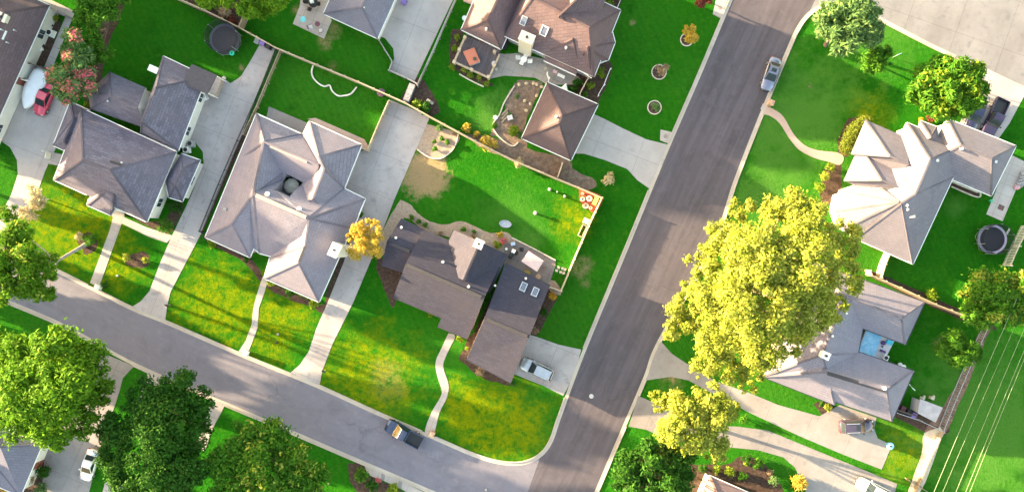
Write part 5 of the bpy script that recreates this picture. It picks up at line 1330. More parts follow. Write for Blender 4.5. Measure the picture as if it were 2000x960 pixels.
for i in range(len(prof) - 1):
    for k in range(6): fs.append((i * 7 + k, (i + 1) * 7 + k, (i + 1) * 7 + k + 1, i * 7 + k + 1))
fs += [tuple(range(7)), tuple(range((len(prof) - 1) * 7, len(prof) * 7))[::-1]]
mb.add(vs, fs); mb.build('cover', plain('boat_cover', (0.66, 0.68, 0.74), .7, var=.06, scale=.8), bt, smooth=True)
mb = MB()
for s in (-1, 1): mb.bar((-2.6, s * .6, .4), (2.4, s * .25, .4), .08, .1)
mb.bar((2.4, 0, .4), (3.7, 0, .4), .08, .1); mb.build('trailer', METAL, bt)
for s in (-1, 1):
    mb = MB(); mb.tube([(-.8, s * 1.0 - .1, .3), (-.8, s * 1.0 + .1, .3)], .3, 14); mb.build('wheel', TYRE, bt)
bt.location = P(75, 176); d = P(52, 215) - P(78, 160); bt.rotation_euler = (0, 0, math.atan2(d.y, d.x))
# ================================================================== SMALL THINGS
def solo(mb, name, mats, label, cat, group=None, smooth=False):
    return tag(mb.build(name, mats, smooth=smooth), label, cat, group)
BRICK = plain('mailbox_brick', (0.40, 0.26, 0.19), .85, bump=.4)
# trampolines
def trampoline(label, px, py, R, h_net, mat_c, netcol, padcol):
    c = P(px, py, 0); t = thing('trampoline', label, 'trampoline', c)
    z = .85
    mb = MB(); mb.lathe((c.x, c.y, z), [(R * .84, 0), (R * .84, .02)], 40); mb.build('mat', plain(mat_c[0], mat_c[1], .7), t)
    mb = MB(); mb.lathe((c.x, c.y, z), [(R * .84, -.03), (R, -.03), (R, .03), (R * .84, .03)], 40)
    mb.f = mb.f[:-2]; mb.m = mb.m[:-2]
    mb.build('pad', plain(padcol[0], padcol[1], .5), t)
    for k in range(6):
        a = k * math.pi / 3 + .3; x, y = c.x + R * 1.03 * math.cos(a), c.y + R * 1.03 * math.sin(a)
        mb = MB(); mb.tube([(x, y, 0), (x, y, z + h_net)], .035, 7); mb.build('pole', METAL, t)
        mb = MB(); mb.tube([(x, y, z), (c.x + R * .93 * math.cos(a + .5), c.y + R * .93 * math.sin(a + .5), .03), (c.x + R * 1.03 * math.cos(a + 1.05), c.y + R * 1.03 * math.sin(a + 1.05), z)], .03, 6); mb.build('leg', METAL, t)
    # safety net: open mesh of cords
    mb = MB(); n = 96
    for k in range(n):
        a = 2 * math.pi * k / n; b = a + 2 * math.pi / n * 3
        for s in (1, -1):
            b = a + s * 2 * math.pi / n * 4
            mb.bar((c.x + R * math.cos(a), c.y + R * math.sin(a), z), (c.x + R * math.cos(b), c.y + R * math.sin(b), z + h_net), .018, .018)
    for zz in (z + h_net * .5, z + h_net): mb.tube([(c.x + R * math.cos(2 * math.pi * k / 48), c.y + R * math.sin(2 * math.pi * k / 48), zz) for k in range(49)], .022, 5, caps=False)
    mb.build('net', plain(netcol[0], netcol[1], .7), t)
    return t
t1 = trampoline('round netted trampoline with dark mat on the top left lawn', 444, 80, 2.15, 1.7, ('trampoline_mat_grey', (.026, .024, .036)), ('net_grey', (.016, .022, .028)), ('pad_grey', (.05, .055, .09)))
trampoline('round black trampoline with pale rim beside the right hand slatted fence', 1930, 467, 2.05, 1.5, ('trampoline_mat_black', (.008, .007, .016)), ('net_black', (.01, .015, .018)), ('pad_lilac', (.30, .28, .40)))
mb = MB(); q = P(453, 104, 1.0); mb.lathe((q.x, q.y, .95), [(.12, 0), (.33, 0), (.33, .12), (.12, .12)], 20); mb.f = mb.f[:-2]; mb.m = mb.m[:-2]
solo(mb, 'frisbee', plain('turquoise_plastic', (.02, .55, .36), .4), 'bright turquoise ring hanging on the rim of the top left trampoline', 'toy ring')
# umbrellas
def parasol(label, px, py, zt, mat, rect=None, r=1.2, drop=.5):
    c = P(px, py, zt); t = thing('parasol', label, 'parasol', (c.x, c.y, 0))
    mb = MB()
    if rect:
        w = [P(*p, zt - drop) for p in rect]; m = []
        vs = w + [Vector((c.x, c.y, zt))] + [p - Vector((0, 0, .14)) for p in w]
        mb.add(vs, [(0, 1, 4), (1, 2, 4), (2, 3, 4), (3, 0, 4)] + [(i, 5 + i, 5 + (i + 1) % 4, (i + 1) % 4) for i in range(4)] + [(8, 7, 6, 5)])
    else:
        n = 8; vs = [(c.x + r * math.cos(k * math.pi / 4 + .3), c.y + r * math.sin(k * math.pi / 4 + .3), zt - drop) for k in range(8)] + [(c.x, c.y, zt)] + [(c.x + r * math.cos(k * math.pi / 4 + .3), c.y + r * math.sin(k * math.pi / 4 + .3), zt - drop - .12) for k in range(8)]
        mb.add(vs, [(k, (k + 1) % 8, 8) for k in range(8)] + [(k, 9 + k, 9 + (k + 1) % 8, (k + 1) % 8) for k in range(8)])
        for k in range(8): mb.bar(vs[k], vs[8], .035, .03)
    mb.build('canopy', mat, t)
    mb = MB(); mb.tube([(c.x, c.y, 0), (c.x, c.y, zt + .12)], .03, 8); mb.build('pole', METAL, t)
    mb = MB(); mb.lathe((c.x, c.y, 0), [(.28, 0), (.28, .06), (.06, .12)], 14); mb.build('base', BLACK, t)
    return t
parasol('pink rectangular parasol over the dark patio behind the garage', 1040, 510, 2.7, plain('pink_canvas', (.60, .43, .42), .8, var=.05), ((1033, 490), (1062, 509), (1049, 530), (1018, 510)), drop=.35)
parasol('grey octagonal parasol inside the tiny roofed courtyard', 567, 362, 2.5, plain('grey_canvas', (.34, .33, .30), .8, var=.1), r=1.05)
# tables and chairs
def table(label, px, py, r, mat, name='patio_table', sq=None, rz=0, h=.72):
    c = P(px, py, h); t = thing(name, label, 'table', (c.x, c.y, 0)); mb = MB()
    if sq: mb.box((c.x, c.y, h), (sq[0], sq[1], .05), rz)
    else: mb.lathe((c.x, c.y, h - .025), [(r, 0), (r, .05)], 20)
    mb.build('tabletop', mat, t)
    for k in range(4):
        a = rz + math.pi / 4 + k * math.pi / 2; q = (r if not sq else min(sq) * .6) * .8
        mb = MB(); mb.tube([(c.x + q * math.cos(a), c.y + q * math.sin(a), 0), (c.x + q * .9 * math.cos(a), c.y + q * .9 * math.sin(a), h - .03)], .025, 6); mb.build('leg', METAL, t)
    return t
def chair(label, px, py, ang, mat, group=None, w=.52, back=None):
    c = P(px, py, .45); t = thing('patio_chair', label, 'chair', (0, 0, 0), group)
    mb = MB(); mb.box((0, 0, .44), (w, w, .07)); mb.build('seat', mat, t)
    mb = MB(); mb.bar((-w / 2, 0, .48), (-w / 2 - .12, 0, .95), w, .05); mb.build('backrest', back or mat, t)
    for s in (-1, 1):
        for u in (-1, 1):
            mb = MB(); mb.tube([(u * w * .46, s * w * .44, 0), (u * w * .42, s * w * .42, .42)], .02, 6); mb.build('leg', METAL, t)
        mb = MB(); mb.bar((-w / 2, s * w * .52, .64), (w * .35, s * w * .52, .64), .05, .03); mb.build('armrest', back or mat, t)
    t.location = (c.x, c.y, 0); t.rotation_euler = (0, 0, ang); return t
CHW = plain('pale_cushion', (.62, .60, .62), .7); CHB = plain('brown_wicker', (.16, .12, .12), .7)
table('turquoise round fire table on the top patio', 592, 38, .42, plain('turquoise_paint', (.16, .50, .58), .4)); table('maroon round side table between two pale chairs', 620, 47, .36, plain('maroon_paint', (.16, .06, .09), .4))
chair('brown wicker chair with pale cushion, left of the maroon table', 606, 53, .3, CHW, 'chairs on the top patio', back=CHB); chair('pale cushioned chair right below the maroon table', 627, 60, 1.9, CHW, 'chairs on the top patio', back=CHB)
table('dark round dining table at the top edge of the patio', 612, 6, .65, BLACK)
for lab, px, py, a in (('dark mesh chair left of the dark dining table', 599, 4, 0), ('dark mesh chair below the dark dining table', 605, 18, 1.2), ('dark mesh chair right of the dark dining table', 622, 8, 3.0)): chair(lab, px, py, a, BLACK, 'chairs round the dark dining table')
mb = MB(); q = P(608, 2, 1.2); mb.box((q.x, q.y, .95), (.5, .4, .4), .2); mb.box((q.x, q.y, 1.17), (.42, .3, .05), .2); solo(mb, 'cool_box', WHITE, 'white box standing on the dark dining table', 'box')
table('white lace topped table in front of the cream chimney', 1023, 116, .45, WHITE)
for lab, px, py, a in (('white chair left of the white table', 1013, 113, 0), ('white chair right of the white table', 1034, 120, 3.1), ('white chair nearest the chimney at the white table', 1027, 109, -1.9), ('white chair on the lawn side of the white table', 1019, 123, 1.2)): chair(lab, px, py, a, WHITE, 'white chairs by the chimney')
mb = MB(); q = P(1017, 126); mb.box((q.x, q.y, .2), (.55, .35, .4), A_ST); mb.box((q.x, q.y, .42), (.6, .4, .04), A_ST); solo(mb, 'bench', CHB, 'small brown bench on the slab patio', 'bench')
table('round pedestal table by the deck railing', 965, 124, .35, plain('pale_stone_top', (.5, .48, .5), .6), h=.75)
# hot tub with terracotta cover
ht = thing('hot_tub', 'square hot tub with terracotta cover on the plank deck', 'hot tub', P(922, 109, .45))
tub = [P(*p, 1.3) for p in ((904, 101), (926, 93), (938, 120), (917, 128))]
mb = MB(); mb.prism([tuple(v) for v in tub], 1.2, 1.32); mb.build('cover', plain('terracotta_vinyl', (.42, .14, .09), .5, var=.08), ht)
cx = sum(tub, Vector()) / 4; mb = MB(); mb.prism([tuple(cx + (v - cx) * .94) for v in tub], .45, 1.199); mb.build('cabinet', plain('pale_cabinet', (.55, .53, .52), .6), ht)
mb = MB(); q = P(927, 115, 1.4); mb.lathe((q.x, q.y, 1.32), [(.2, 0), (.26, .16), (.2, .2)], 12); solo(mb, 'flower_pot', plain('dark_pot', (.06, .06, .04), .7), 'dark pot standing on the terracotta hot tub cover', 'pot')
# air conditioners
def ac(label, px, py, rz=A_ST, col=WHITE, w=.85):
    c = P(px, py, .8); t = thing('air_conditioner', label, 'air conditioner', (c.x, c.y, 0))
    mb = MB(); mb.box((c.x, c.y, .42), (w, w, .78), rz); mb.box((c.x, c.y, .015), (w * 1.2, w * 1.2, .03), rz); mb.build('cabinet', col, t)
    mb = MB(); mb.lathe((c.x, c.y, .81), [(w * .38, 0), (w * .38, .03), (w * .30, .05)], 20)
    mb.build('fan_grille', BLACK, t)
ac('white air conditioner in the side court of the left mauve house', 95, 63); ac('dark topped air conditioner on the grass island, upper one', 370, 280, .1, plain('grey_cabinet', (.35, .34, .36)), .8); ac('white air conditioner on the grass island, lower one', 362, 292, .1, WHITE, .75)
ac('white air conditioner at the rear corner of the blue grey house', 396, 188, .4, WHITE, .7); ac('white air conditioner beside the blue patio', 1731, 698, A_ST, WHITE, .7)
for lab, px, py in (('small dark meter box beside the side court air conditioner', 102, 50), ('dark pot heap under the teal window', 85, 90), ('small white bucket in the side court', 83, 97)):
    mb = MB(); q = P(px, py); mb.lathe(q, [(.22, 0), (.27, .35), (.2, .38)], 10); solo(mb, 'bucket', WHITE if 'white' in lab else BLACK, lab, 'bucket')
# covered rear patio awning of house B
aw = thing('patio_cover', 'dark sloping patio cover behind the blue grey house', 'patio cover', P(395, 155))
pa = [P(374, 125, 4.5), P(424, 147, 3.7), P(405, 184, 3.7), P(357, 164, 4.5)]
mb = MB(); mb.add(pa + [p - Vector((0, 0, .1)) for p in pa], [(0, 3, 2, 1), (4, 5, 6, 7)] + [(i, (i + 1) % 4, 4 + (i + 1) % 4, 4 + i) for i in range(4)]); mb.build('canopy', plain('brown_black_felt', (.075, .062, .072), .8, bump=.2), aw)
for p in pa: 
    c = Vector((395 - 1000, 480 - 155, 0)) * S; q = p.lerp(Vector((c.x * .97, c.y * .97, p.z)), .1); mb = MB(); mb.box((q.x, q.y, q.z / 2 - .06), (.1, .1, q.z - .12)); mb.build('post', WHITE, aw)
ub = thing('outdoor_counter', 'pinkish outdoor counter at the end of the dark patio cover', 'counter', P(424, 170))
ct = [P(*p, 1.0) for p in ((424, 148), (434, 153), (418, 191), (406, 185))]
mb = MB(); mb.prism([tuple(v) for v in ct], .95, 1.02); mb.build('countertop', plain('pink_stone', (.45, .35, .33), .6), ub)
cx = sum(ct, Vector()) / 4; mb = MB(); mb.prism([tuple(cx + (v - cx) * .93) for v in ct], 0, .949); mb.build('cabinet', W_TAN, ub)
mb = MB(); q = P(434, 150, 1.0); mb.lathe((q.x, q.y, 0), [(.18, 0), (.22, .5), (.14, .55)], 12); solo(mb, 'flower_pot', plain('cream_pot', (.6, .55, .45), .7), 'cream pot by the pinkish outdoor counter', 'pot')
# bins
def bin_(label, px, py, col, rz=A_ST):
    c = P(px, py, 1.0); t = thing('wheelie_bin', label, 'bin', (c.x, c.y, 0))
    mb = MB(); mb.box((c.x, c.y, .48), (.55, .60, .92), rz, taper=1.12); mb.build('body', col, t)
    mb = MB(); mb.box((c.x, c.y, .975), (.66, .74, .06), rz); mb.build('lid', col, t)
    for s in (-1, 1):
        mb = MB(); x, y = math.cos(rz) * .28 * s, math.sin(rz) * .28 * s; nx, ny = -math.sin(rz) * .3, math.cos(rz) * .3
        mb.tube([(c.x + x - .03 + nx, c.y + y + ny, .1), (c.x + x + .03 + nx, c.y + y + ny, .1)], .1, 10); mb.build('wheel', TYRE, t)
PUR = plain('violet_plastic', (.20, .13, .42), .5); bin_('violet wheelie bin under the back fence at the drive end', 512, 83, PUR); bin_('black wheelie bin beside the violet one at the fence', 523, 90, BLACK); bin_('grey bin left of the violet one at the fence', 501, 80, plain('grey_plastic', (.2, .22, .24)))
bin_('violet wheelie bin beside the flat roofed shed', 1786, 811, PUR); bin_('black wheelie bin left of the violet bin by the shed', 1776, 805, BLACK); bin_('violet bin at the top edge beside the slate blue house', 788, 2, PUR); bin_('dark red bin against the house wall near the shed', 1765, 798, plain('dark_red_plastic', (.10, .03, .04)))
mb = MB(); q = P(1794, 796, .9); mb.lathe((q.x, q.y, 0), [(.3, 0), (.3, .85), (.36, .88), (.36, .92)], 18); solo(mb, 'drum', WHITE, 'white round topped drum beside the shed', 'drum')
for lab, px, py, c, s in (('pale stone heap at the rear of the shed', 1800, 776, (.5, .47, .38), .5), ('cream box behind the shed roof', 1818, 776, (.52, .46, .36), .6)):
    mb = MB(); q = P(px, py); mb.box((q.x, q.y, .25), (s, s * .7, .5), A_ST, taper=.8); mb.box((q.x + .3, q.y + .2, .15), (s * .6, s * .5, .3), .3, taper=.7); solo(mb, 'garden_box', plain('box_' + str(px), c, .8), lab, 'box')
# mailboxes and road things
def mailbox(label, px, py, style, h=1.15):
    b = P(px, py); t = thing('mailbox', label, 'mailbox', b)
    if style == 'post':
        mb = MB(); mb.box((b.x, b.y, h / 2 - .1), (.1, .1, h - .2)); mb.build('post', F_BROWN, t)
        mb = MB(); mb.box((b.x, b.y, h - .1), (.5, .2, .2), A_ST); mb.tube([(b.x - .23, b.y + .1, h), (b.x + .23, b.y - .1, h)], .1, 10); mb.build('box', BLACK, t)
    else:
        m = dict(brick=BRICK, white=plain('white_brick', (.72, .70, .66), .7, var=.08, bump=.3))[style]
        mb = MB(); mb.box((b.x, b.y, h * .45), (.62, .62, h * .9), A_ST); mb.build('pillar', m, t)
        mb = MB(); mb.box((b.x, b.y, h * .93), (.76, .76, .1), A_ST); mb.box((b.x, b.y, h), (.5, .5, .12), A_ST, taper=.5); mb.build('cap', m, t)
        mb = MB(); mb.box((b.x + .1, b.y - .32, h * .68), (.3, .1, .26), A_ST); mb.build('door', BLACK, t)
mailbox('white brick mailbox at the end of the left front path', 196, 560, 'white', .95); mailbox('black mailbox on a post in the sunlit lawn of the courtyard house', 333, 595, 'post', 1.2); mailbox('wide white mailbox where the courtyard path meets the street', 483, 688, 'white', .9)
mailbox('black mailbox on a post beside the stained driveway', 636, 722, 'post', 1.2); mailbox('tan brick mailbox at the street end of the curved path', 845, 844, 'brick', 1.1); mailbox('brick mailbox where the pink path meets the road', 1502, 203, 'brick', 1.1); mailbox('brick mailbox on the kerb below the corner tree', 1593, 39, 'brick', 1.1)
mb = MB(); q = P(1744, 112); mb.tube([q, q + Vector((0, 0, 1.7))], .04, 8); mb.box((q.x, q.y, 1.62), (.55, .06, .4), .4, 1); solo(mb, 'sign', [METAL, plain('pale_blue_sign', (.30, .42, .62), .5)], 'pale blue sign on a thin post right of the small dark tree', 'sign')
def disc(label, px, py, r, mat, name, cat, z=.03, h=.03):
    mb = MB(); q = P(px, py); mb.lathe((q.x, q.y, z), [(r, -.02), (r, h), (r * .85, h + .006)], 20); solo(mb, name, mat, label, cat)
disc('pale round manhole cover in the middle of the dark road', 1155, 773, .32, plain('pale_iron', (.42, .42, .44), .6), 'manhole_cover', 'manhole cover', .012, .012)
disc('round drain lid in the slab at the end of the pyramid garage drive', 1300, 266, .3, plain('rusty_iron', (.22, .18, .17), .7), 'drain_lid', 'drain lid', .03, .012); disc('round drain lid in the slab at the top edge', 1406, 16, .28, plain('rusty_iron', (.22, .18, .17), .7), 'drain_lid', 'drain lid', .03, .012)
# lawn items
mb = MB(); q = P(987, 437, .3); mb.lathe((q.x, q.y, 0), [(.72, 0), (.82, .05), (.82, .42), (.86, .44), (.78, .44), (.76, .30)], 28, sy=.62, rz=-.15); solo(mb, 'water_tub', plain('zinc', (.36, .38, .44), .4, .4), 'oval grey metal tub lying on the lawn behind the dark roofed house', 'tub')
def stake(label, px, py, r, h, mat, name='garden_post', cat='post'):
    mb = MB(); q = P(px, py); mb.lathe(q, [(r * .6, 0), (r * .6, h * .7), (r, h * .72), (r, h * .92), (r * .4, h)], 10); solo(mb, name, mat, label, cat)
PALE = plain('pale_resin', (.34, .32, .27), .6)
stake('pale short post alone in the middle of the fenced lawn', 1045, 416, .28, .6, PALE); stake('white small post near the back fence', 1073, 370, .24, .5, PALE); stake('tiny white post right of the small post near the back fence', 1088, 375, .12, .4, PALE); stake('pale pole casting a shadow left of the playground corner', 1102, 384, .2, 1.0, PALE)
for lab, px, py in (('white sprinkler head in the sunlit lawn of the courtyard house', 543, 652), ('dark valve cap below the white sprinkler head', 541, 668), ('white stone lying below the leaning trunk', 145, 492), ('white stone in the sunlit lawn by the left front path', 230, 538), ('white valve cap on the lawn at the bottom edge', 643, 944), ('white marker at the bottom of the street', 949, 955)):
    mb = MB(); q = P(px, py); mb.lathe((q.x, q.y, 0), [(.15, 0), (.16, .12), (.08, .16)], 10); solo(mb, 'lawn_marker', BLACK if 'dark' in lab else PALE, lab, 'marker')
# playground corner
for lab, px, py, r in (('white tyre planter with dark middle in the red playground', 1151, 388, .42), ('pale round stump at the left of the red playground', 1138, 389, .34), ('small pale stump at the top of the red playground', 1138, 378, .2), ('large pale round planter at the bottom of the red playground', 1144, 402, .42), ('pale stump right of the large round planter', 1153, 406, .26)):
    mb = MB(); q = P(px, py); mb.lathe((q.x, q.y, 0), [(r * .9, 0), (r, .08), (r, .30), (r * .8, .38), (r * .45, .36), (r * .4, .2)], 20); solo(mb, 'planter', [PALE if 'dark middle' not in lab else plain('weathered_white', (.42, .42, .40), .7)], lab, 'planter')
mb = MB(); q = P(1163, 392); mb.box((q.x, q.y, .22), (.6, 1.3, .44), A_NS - math.pi / 2); mb.box((q.x, q.y, .46), (.5, 1.2, .06), A_NS - math.pi / 2); solo(mb, 'planter', plain('lime_paint', (.48, .46, .12), .6), 'lime yellow long planter against the playground fence', 'planter')
mb = MB(); q = P(1145, 432); mb.box((q.x, q.y, .3), (.8, .85, .6), A_NS); mb.box((q.x, q.y, .63), (.6, .65, .06), A_NS); solo(mb, 'crate', plain('pale_crate', (.36, .32, .31), .7), 'pale crate against the sunlit fence', 'crate')
fr = MB(); a_, b_, c2, d2 = (P(*p, .2) for p in ((1139, 438), (1146, 442), (1136, 463), (1129, 459)))
for u, v in ((a_, b_), (b_, c2), (c2, d2), (d2, a_)): fr.bar(u, v, .1, .4)
solo(fr, 'raised_bed', F_CREAM, 'wooden frame of a raised bed below the pale crate', 'raised bed')
for i, (px, py) in enumerate(((1091, 522), (1099, 524), (1087, 528), (1103, 526), (1095, 531), (1101, 533))):
    mb = MB(); q = P(px, py); mb.box((q.x, q.y, .03), (.38, .34, .06), A_ST + .1 * i); solo(mb, 'stepping_stone', RING, 'small pale square stepping stone on the grass by the patio end', 'stepping stone', 'stepping stones by the patio')
# grill patio
gr = thing('grill', 'white and black barbecue grill beside the charcoal garage', 'grill', P(998, 496))
q = P(998, 498, .9); mb = MB(); mb.box((q.x, q.y, .45), (.6, 1.0, .9), A_NS - 1.57); mb.build('cart', BLACK, gr)
mb = MB(); mb.box((q.x, q.y, .99), (.55, .6, .16), A_NS - 1.57, taper=.85); mb.build('lid', BLACK, gr)
mb = MB(); mb.box((q.x + .35, q.y + .55, .9), (.5, .5, .06), A_NS - 1.57); mb.build('side_shelf', WHITE, gr)
for lab, px, py, a in (('dark chair left of the pink parasol', 1019, 487, 0), ('pale chair under the left edge of the pink parasol', 1030, 521, 1.2), ('brown chair right of the pink parasol', 1060, 522, 2.8)): chair(lab, px, py, a, BLACK if 'dark' in lab else CHB, 'chairs round the pink parasol')
table('dark table half hidden by the pink parasol', 1044, 511, .6, CHB)
mb = MB(); q = P(1008, 493); mb.lathe(q, [(.26, 0), (.34, .5), (.25, .55)], 14); solo(mb, 'flower_pot', BLACK, 'black round pot right of the grill', 'pot')
mb = MB(); q = P(1002, 476); mb.box((q.x, q.y, .3), (.55, .4, .6), .3); mb.box((q.x, q.y, .63), (.6, .45, .06), .3); solo(mb, 'cool_box', plain('pale_blue_plastic', (.34, .44, .62), .5), 'pale blue cool box by the flowering bush', 'box')
mb = MB(); q = P(1030, 531); mb.box((q.x, q.y, .22), (.8, .45, .44), -.3); mb.box((q.x, q.y, .46), (.7, .4, .06), -.3); solo(mb, 'planter', plain('mustard_paint', (.38, .28, .04), .6), 'mustard yellow planter below the pink parasol', 'planter')
mb = MB(); q = P(1051, 540); mb.lathe(q, [(.3, 0), (.38, .4), (.3, .44)], 14); solo(mb, 'flower_pot', BRICK, 'brown pot at the garage wall below the parasol', 'pot')
mb = MB(); q = P(989, 486); mb.lathe(q, [(.16, 0), (.2, .3), (.14, .34)], 12); solo(mb, 'flower_pot', WHITE, 'small white pot left of the grill', 'pot')
# garden bed pale boulders
for i, (px, py) in enumerate(((1028, 163), (1042, 163), (1048, 165), (1058, 170), (1048, 187), (1036, 203), (1028, 216), (1025, 197), (1014, 165))):
    mb = MB(); q = P(px, py); mb.lathe(q, [(.26, 0), (.30, .1), (.2, .24), (.08, .28)], 7, rz=i, sy=.8); solo(mb, 'boulder', plain('pale_boulder', (.44, .37, .26), .9, bump=.4), 'pale round boulder in the brown garden bed beside the pyramid roofed garage', 'boulder', 'boulders edging the brown garden bed')
mb = MB(); q = P(996, 231); mb.box((q.x, q.y, .3), (.7, .6, .6), .3); mb.box((q.x, q.y, .63), (.75, .65, .06), .3); solo(mb, 'compost_box', plain('pale_grey_plastic', (.45, .45, .48), .6), 'pale grey box in the brown garden bed', 'box')
mb = MB(); q = P(968, 230); mb.lathe(q, [(.3, 0), (.34, .2), (.2, .3)], 8); solo(mb, 'boulder', WHITE, 'white boulder on the left border of the brown garden bed', 'boulder')
for i, y in enumerate((212, 219, 226)):
    mb = MB(); mb.bar(P(992, y, .06), P(980, y + 13, .06), .22, .12); solo(mb, 'timber_step', F_BROWN, 'brown timber step in the brown garden bed', 'step', 'timber steps of the garden bed')
# woodpile at the fence
wp = MB(); a_, b_ = P(806, 165, .5), P(793, 198, .5); d = b_ - a_; t = d.normalized(); nn = Vector((t.y, -t.x, 0))
for r_ in range(4):
    for k in range(18):
        m = a_.lerp(b_, (k + .5) / 18); wp.tube([(m.x - nn.x * .42, m.y - nn.y * .42, .12 + .22 * r_), (m.x + nn.x * .42, m.y + nn.y * .42, .12 + .22 * r_ + random.uniform(-.03, .03))], .10, 7)
solo(wp, 'woodpile', plain('grey_logs', (.30, .29, .31), .9, var=.4, scale=5), 'grey stacked woodpile at the end of the weathered rail fence', 'woodpile')
mb = MB(); mb.bar(P(834, 195, .25), P(846, 203, .25), .4, .5); mb.box((*P(838, 198)[:2], .55), (.5, .3, .1), A_ST); solo(mb, 'bench', F_GREY, 'weathered grey bench on the lawn near the bright leafy bush', 'bench')
mb = MB(); q = P(745, 182); mb.lathe(q, [(.5, 0), (.6, .35), (.3, .6)], 10); solo(mb, 'garden_pile', plain('violet_brown_cover', (.16, .09, .13), .8), 'dark violet covered heap beside the long back fence', 'heap')
# walled yard of house E
mb = MB(); q = P(1096, 148, .5); mb.box((q.x, q.y, .45), (1.1, .42, .1), A_ST); [mb.box((q.x + s * .45 * math.cos(A_ST), q.y + s * .45 * math.sin(A_ST), .2), (.08, .35, .4), A_ST) for s in (-1, 1)]; solo(mb, 'bench', WHITE, 'white bench along the low porch wall', 'bench')
mb = MB(); q = P(1084, 140, .4); mb.box((q.x, q.y, .25), (.55, .35, .5), A_ST); mb.box((q.x, q.y, .52), (.6, .4, .05), A_ST); solo(mb, 'cool_box', plain('pale_pink_plastic', (.6, .42, .48), .6), 'pale pink box left of the white porch bench', 'box')
mb = MB(); q = P(1101, 170, .9); mb.prism([(q.x - .6, q.y - .25), (q.x + .55, q.y - .5), (q.x + .35, q.y + .55)], .1, .9); mb.tube([(q.x, q.y, .9), (q.x, q.y, 1.0)], .2, 8); solo(mb, 'corner_cabinet', WHITE, 'white three cornered cabinet against the pyramid garage', 'cabinet')
for lab, px, py in (('white urn by the paved yard gate', 1066, 136), ('pale urn on the slab patio beside the deck', 970, 137), ('dark urn by the house corner and deck', 990, 84)):
    mb = MB(); q = P(px, py); mb.lathe(q, [(.16, 0), (.1, .2), (.26, .5), (.22, .6)], 12); solo(mb, 'urn', BLACK if 'dark' in lab else PALE, lab, 'urn')
mb = MB(); q = P(988, 92); mb.box((q.x, q.y, .5), (.9, .5, 1.0), A_NS); mb.box((q.x, q.y, 1.04), (.95, .55, .08), A_NS); solo(mb, 'grill', BLACK, 'black covered grill between deck and slab patio', 'grill')
mb = MB(); q = P(907, 35, .6); mb.lathe((q.x, q.y, 0), [(.3, 0), (.3, .5), (.34, .55), (.2, .56)], 16); solo(mb, 'hose_reel', plain('pale_teal', (.45, .6, .6), .5), 'pale teal hose pot at the west wall of the big mauve house', 'pot')
mb = MB(); q = P(915, 0); mb.prism([tuple(P(*p)) for p in ((905, 4), (922, 10), (934, -14), (914, -22))], 0, .25); mb.prism([tuple(P(*p)) for p in ((909, 3), (920, 7), (929, -12), (916, -17))], .2, .29); solo(mb, 'step_landing', [pink_path_m], 'pink stone landing at the west wall of the big mauve house', 'landing')
# blue patio in the notch of house H
bp = thing('pool_patio', 'bright blue pool with pale deck in the notch of the grey house', 'pool', P(1712, 672))
w4 = [P(*p, .25) for p in ((1692, 642), (1747, 665), (1727, 704), (1674, 688))]
mb = MB(); mb.prism([tuple(v) for v in w4], 0, .25); mb.build('deck', plain('pale_lilac_deck', (.52, .50, .56), .6, var=.08), bp)
wt = NT('pool_water'); ca = wt.noise(1.6, 4, .6, dist=1.2); wt.bump(ca, .25, .05)
wm = wt.out(wt.mix(wt.ramp(ca, [(.35, 0.), (.65, 1.)]), (.17, .48, .76), (.34, .64, .88)), .06, 0, .6)
mb = MB(); mb.prism([tuple(P(*p, .26)) for p in ((1693, 645), (1722, 656), (1707, 698), (1676, 687))], .252, .275); mb.build('water', wm, bp)
mb = MB(); mb.prism([tuple(P(*p, .3)) for p in ((1734, 662), (1744, 666), (1740, 674), (1729, 669))], .25, .5); solo(mb, 'lounger', plain('turquoise_plastic_pale', (.05, .50, .72), .4), 'turquoise float lying on the pool deck', 'float')
mb = MB(); q = P(1724, 669, .3); mb.lathe((q.x, q.y, .25), [(.28, 0), (.3, .35), (.22, .4)], 14); solo(mb, 'stool', plain('violet_dark', (.07, .03, .16), .5), 'dark violet round stool on the pool deck', 'stool')
mb = MB(); q = P(1723, 685, .3); mb.box((q.x, q.y, .45), (.62, .25, .4), A_ST); mb.box((q.x, q.y, .67), (.66, .3, .04), A_ST); solo(mb, 'bench', plain('violet_dark', (.07, .03, .16), .5), 'dark violet small bench on the pool deck', 'bench')
mb = MB(); q = P(1723, 676, .3); mb.lathe((q.x, q.y, .25), [(.1, 0), (.12, .2), (.05, .24)], 8); solo(mb, 'flower_pot', BLACK, 'tiny pot between the violet stool and bench', 'pot')
for lab, px, py in (('white ring planter along the house wall, left of two', 1756, 711), ('white ring planter along the house wall, right of two', 1763, 715)):
    mb = MB(); q = P(px, py); mb.lathe(q, [(.24, 0), (.3, .35), (.2, .36), (.16, .2)], 14); solo(mb, 'planter', WHITE, lab, 'planter')
mb = MB(); q = P(1733, 867); mb.lathe((q.x, q.y, 0), [(.3, 0), (.36, .7), (.5, .72), (.5, .85), (.15, .9)], 16); mb.tube([(q.x, q.y, .9), (q.x, q.y, .96)], .14, 10, 1); solo(mb, 'water_cooler_bin', [plain('sky_blue_plastic', (.24, .46, .76), .5), BLACK], 'sky blue round bin at the end of the curved driveway', 'bin')
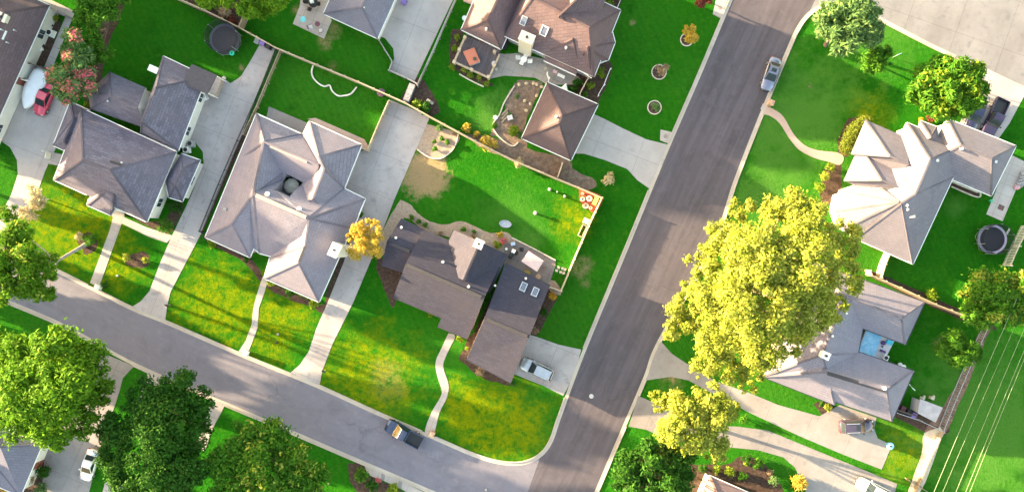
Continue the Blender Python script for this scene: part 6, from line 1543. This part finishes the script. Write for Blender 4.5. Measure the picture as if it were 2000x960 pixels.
mb = MB(); q = P(1776, 753, 1.2); mb.tube([(q.x - .2, q.y + .3, 0), (q.x - .2, q.y + .3, 1.6), (q.x + .1, q.y - .2, 1.9), (q.x + .5, q.y - .5, 1.7)], .07, 8); mb.tube([(q.x - .2, q.y + .3, 1.6), (q.x - .6, q.y + .1, 1.8)], .05, 6); solo(mb, 'outdoor_tap', plain('pale_green_metal', (.55, .66, .55), .5), 'pale bent pipe at the corner of the grey notched house', 'pipe')
# patio strip right of house G
mb = MB(); q = P(1955, 405); mb.box((q.x, q.y, .03), (.8, .7, .06), A_ST); mb.box((q.x, q.y, .065), (.6, .5, .02), A_ST); solo(mb, 'door_mat', plain('brown_mat', (.12, .07, .07), .9), 'brown square mat on the pale patio strip', 'mat')
mb = MB(); q = P(1984, 365); mb.lathe(q, [(.3, 0), (.42, .3), (.2, .36)], 14); solo(mb, 'flower_pot', plain('pink_pot', (.55, .25, .28), .7), 'pink pot at the edge of the pale patio strip', 'pot')
mb = MB(); q = P(1933, 392); mb.box((q.x, q.y, .2), (.3, .3, .4), .3); mb.box((q.x, q.y, .42), (.34, .34, .05), .3); solo(mb, 'cool_box', plain('green_plastic', (.03, .40, .20), .5), 'small bright green box at the corner of the pale house', 'box')
wp = MB()
for k in range(14):
    m = P(2000, 335).lerp(P(1988, 362), k / 13); wp.tube([(m.x - .6, m.y - .2, .15 + .2 * (k % 3)), (m.x + .5, m.y + .25, .15 + .2 * (k % 3))], .11, 7)
solo(wp, 'woodpile', plain('grey_logs', (.30, .29, .31), .9, var=.4, scale=5), 'dark log pile at the right edge beside the pale patio strip', 'woodpile')
mb = MB(); q = P(1882, 374); mb.prism([tuple(P(*p)) for p in ((1858, 355), (1912, 376), (1908, 384), (1856, 363))], .0, .12); solo(mb, 'raised_bed_soil', mulch_m, 'dark soil of the narrow raised bed against the pale house', 'planting bed')
# pool noodle, shade things by the trampolines
mb = MB(); q = P(1969, 452, .5); mb.bar((q.x - .5, q.y - .3, .9), (q.x + .5, q.y + .4, .05), .3, .05)
for k in range(4): mb.bar((q.x - .4 + .25 * k - .1, q.y - .25 + .17 * k + .12, .82 - .2 * k), (q.x - .4 + .25 * k + .1, q.y - .25 + .17 * k - .12, .82 - .2 * k), .05, .04)
solo(mb, 'ladder', METAL, 'small metal ladder leaning on the black trampoline', 'ladder')
# wall lights / white post of bottom left carport
mb = MB(); mb.bar(P(78, 868, 2.6), P(60, 915, 2.6), .3, .2); mb.tube([P(79, 866, 2.6), P(79, 866, 2.9)], .18, 10); solo(mb, 'awning_beam', WHITE, 'white beam along the corner house roof at the bottom left', 'beam')
mb = MB(); mb.prism([tuple(P(*p)) for p in ((42, 318), (40, 300), (44, 290))], 0, .02)
# brick steps and garage side slab by house B
st_ = MB(); st_.prism([tuple(P(*p)) for p in ((97, 296), (124, 302), (116, 324), (97, 320))], 0, .16); st_.prism([tuple(P(*p)) for p in ((99, 299), (121, 304), (114, 321), (99, 317))], .1, .22); solo(st_, 'landing', path_m, 'pale concrete landing at the left wing of the blue grey house', 'landing')
gt = thing('gate', 'white garden gate on the landing left of the blue grey house', 'gate', P(98, 305)); mb = MB(); mb.bar(P(95, 298, .7), P(93, 310, .7), .06, 1.2); mb.build('panel', WHITE, gt); mb = MB(); mb.box((*P(95, 297)[:2], .7), (.12, .12, 1.4)); mb.build('post', WHITE, gt)
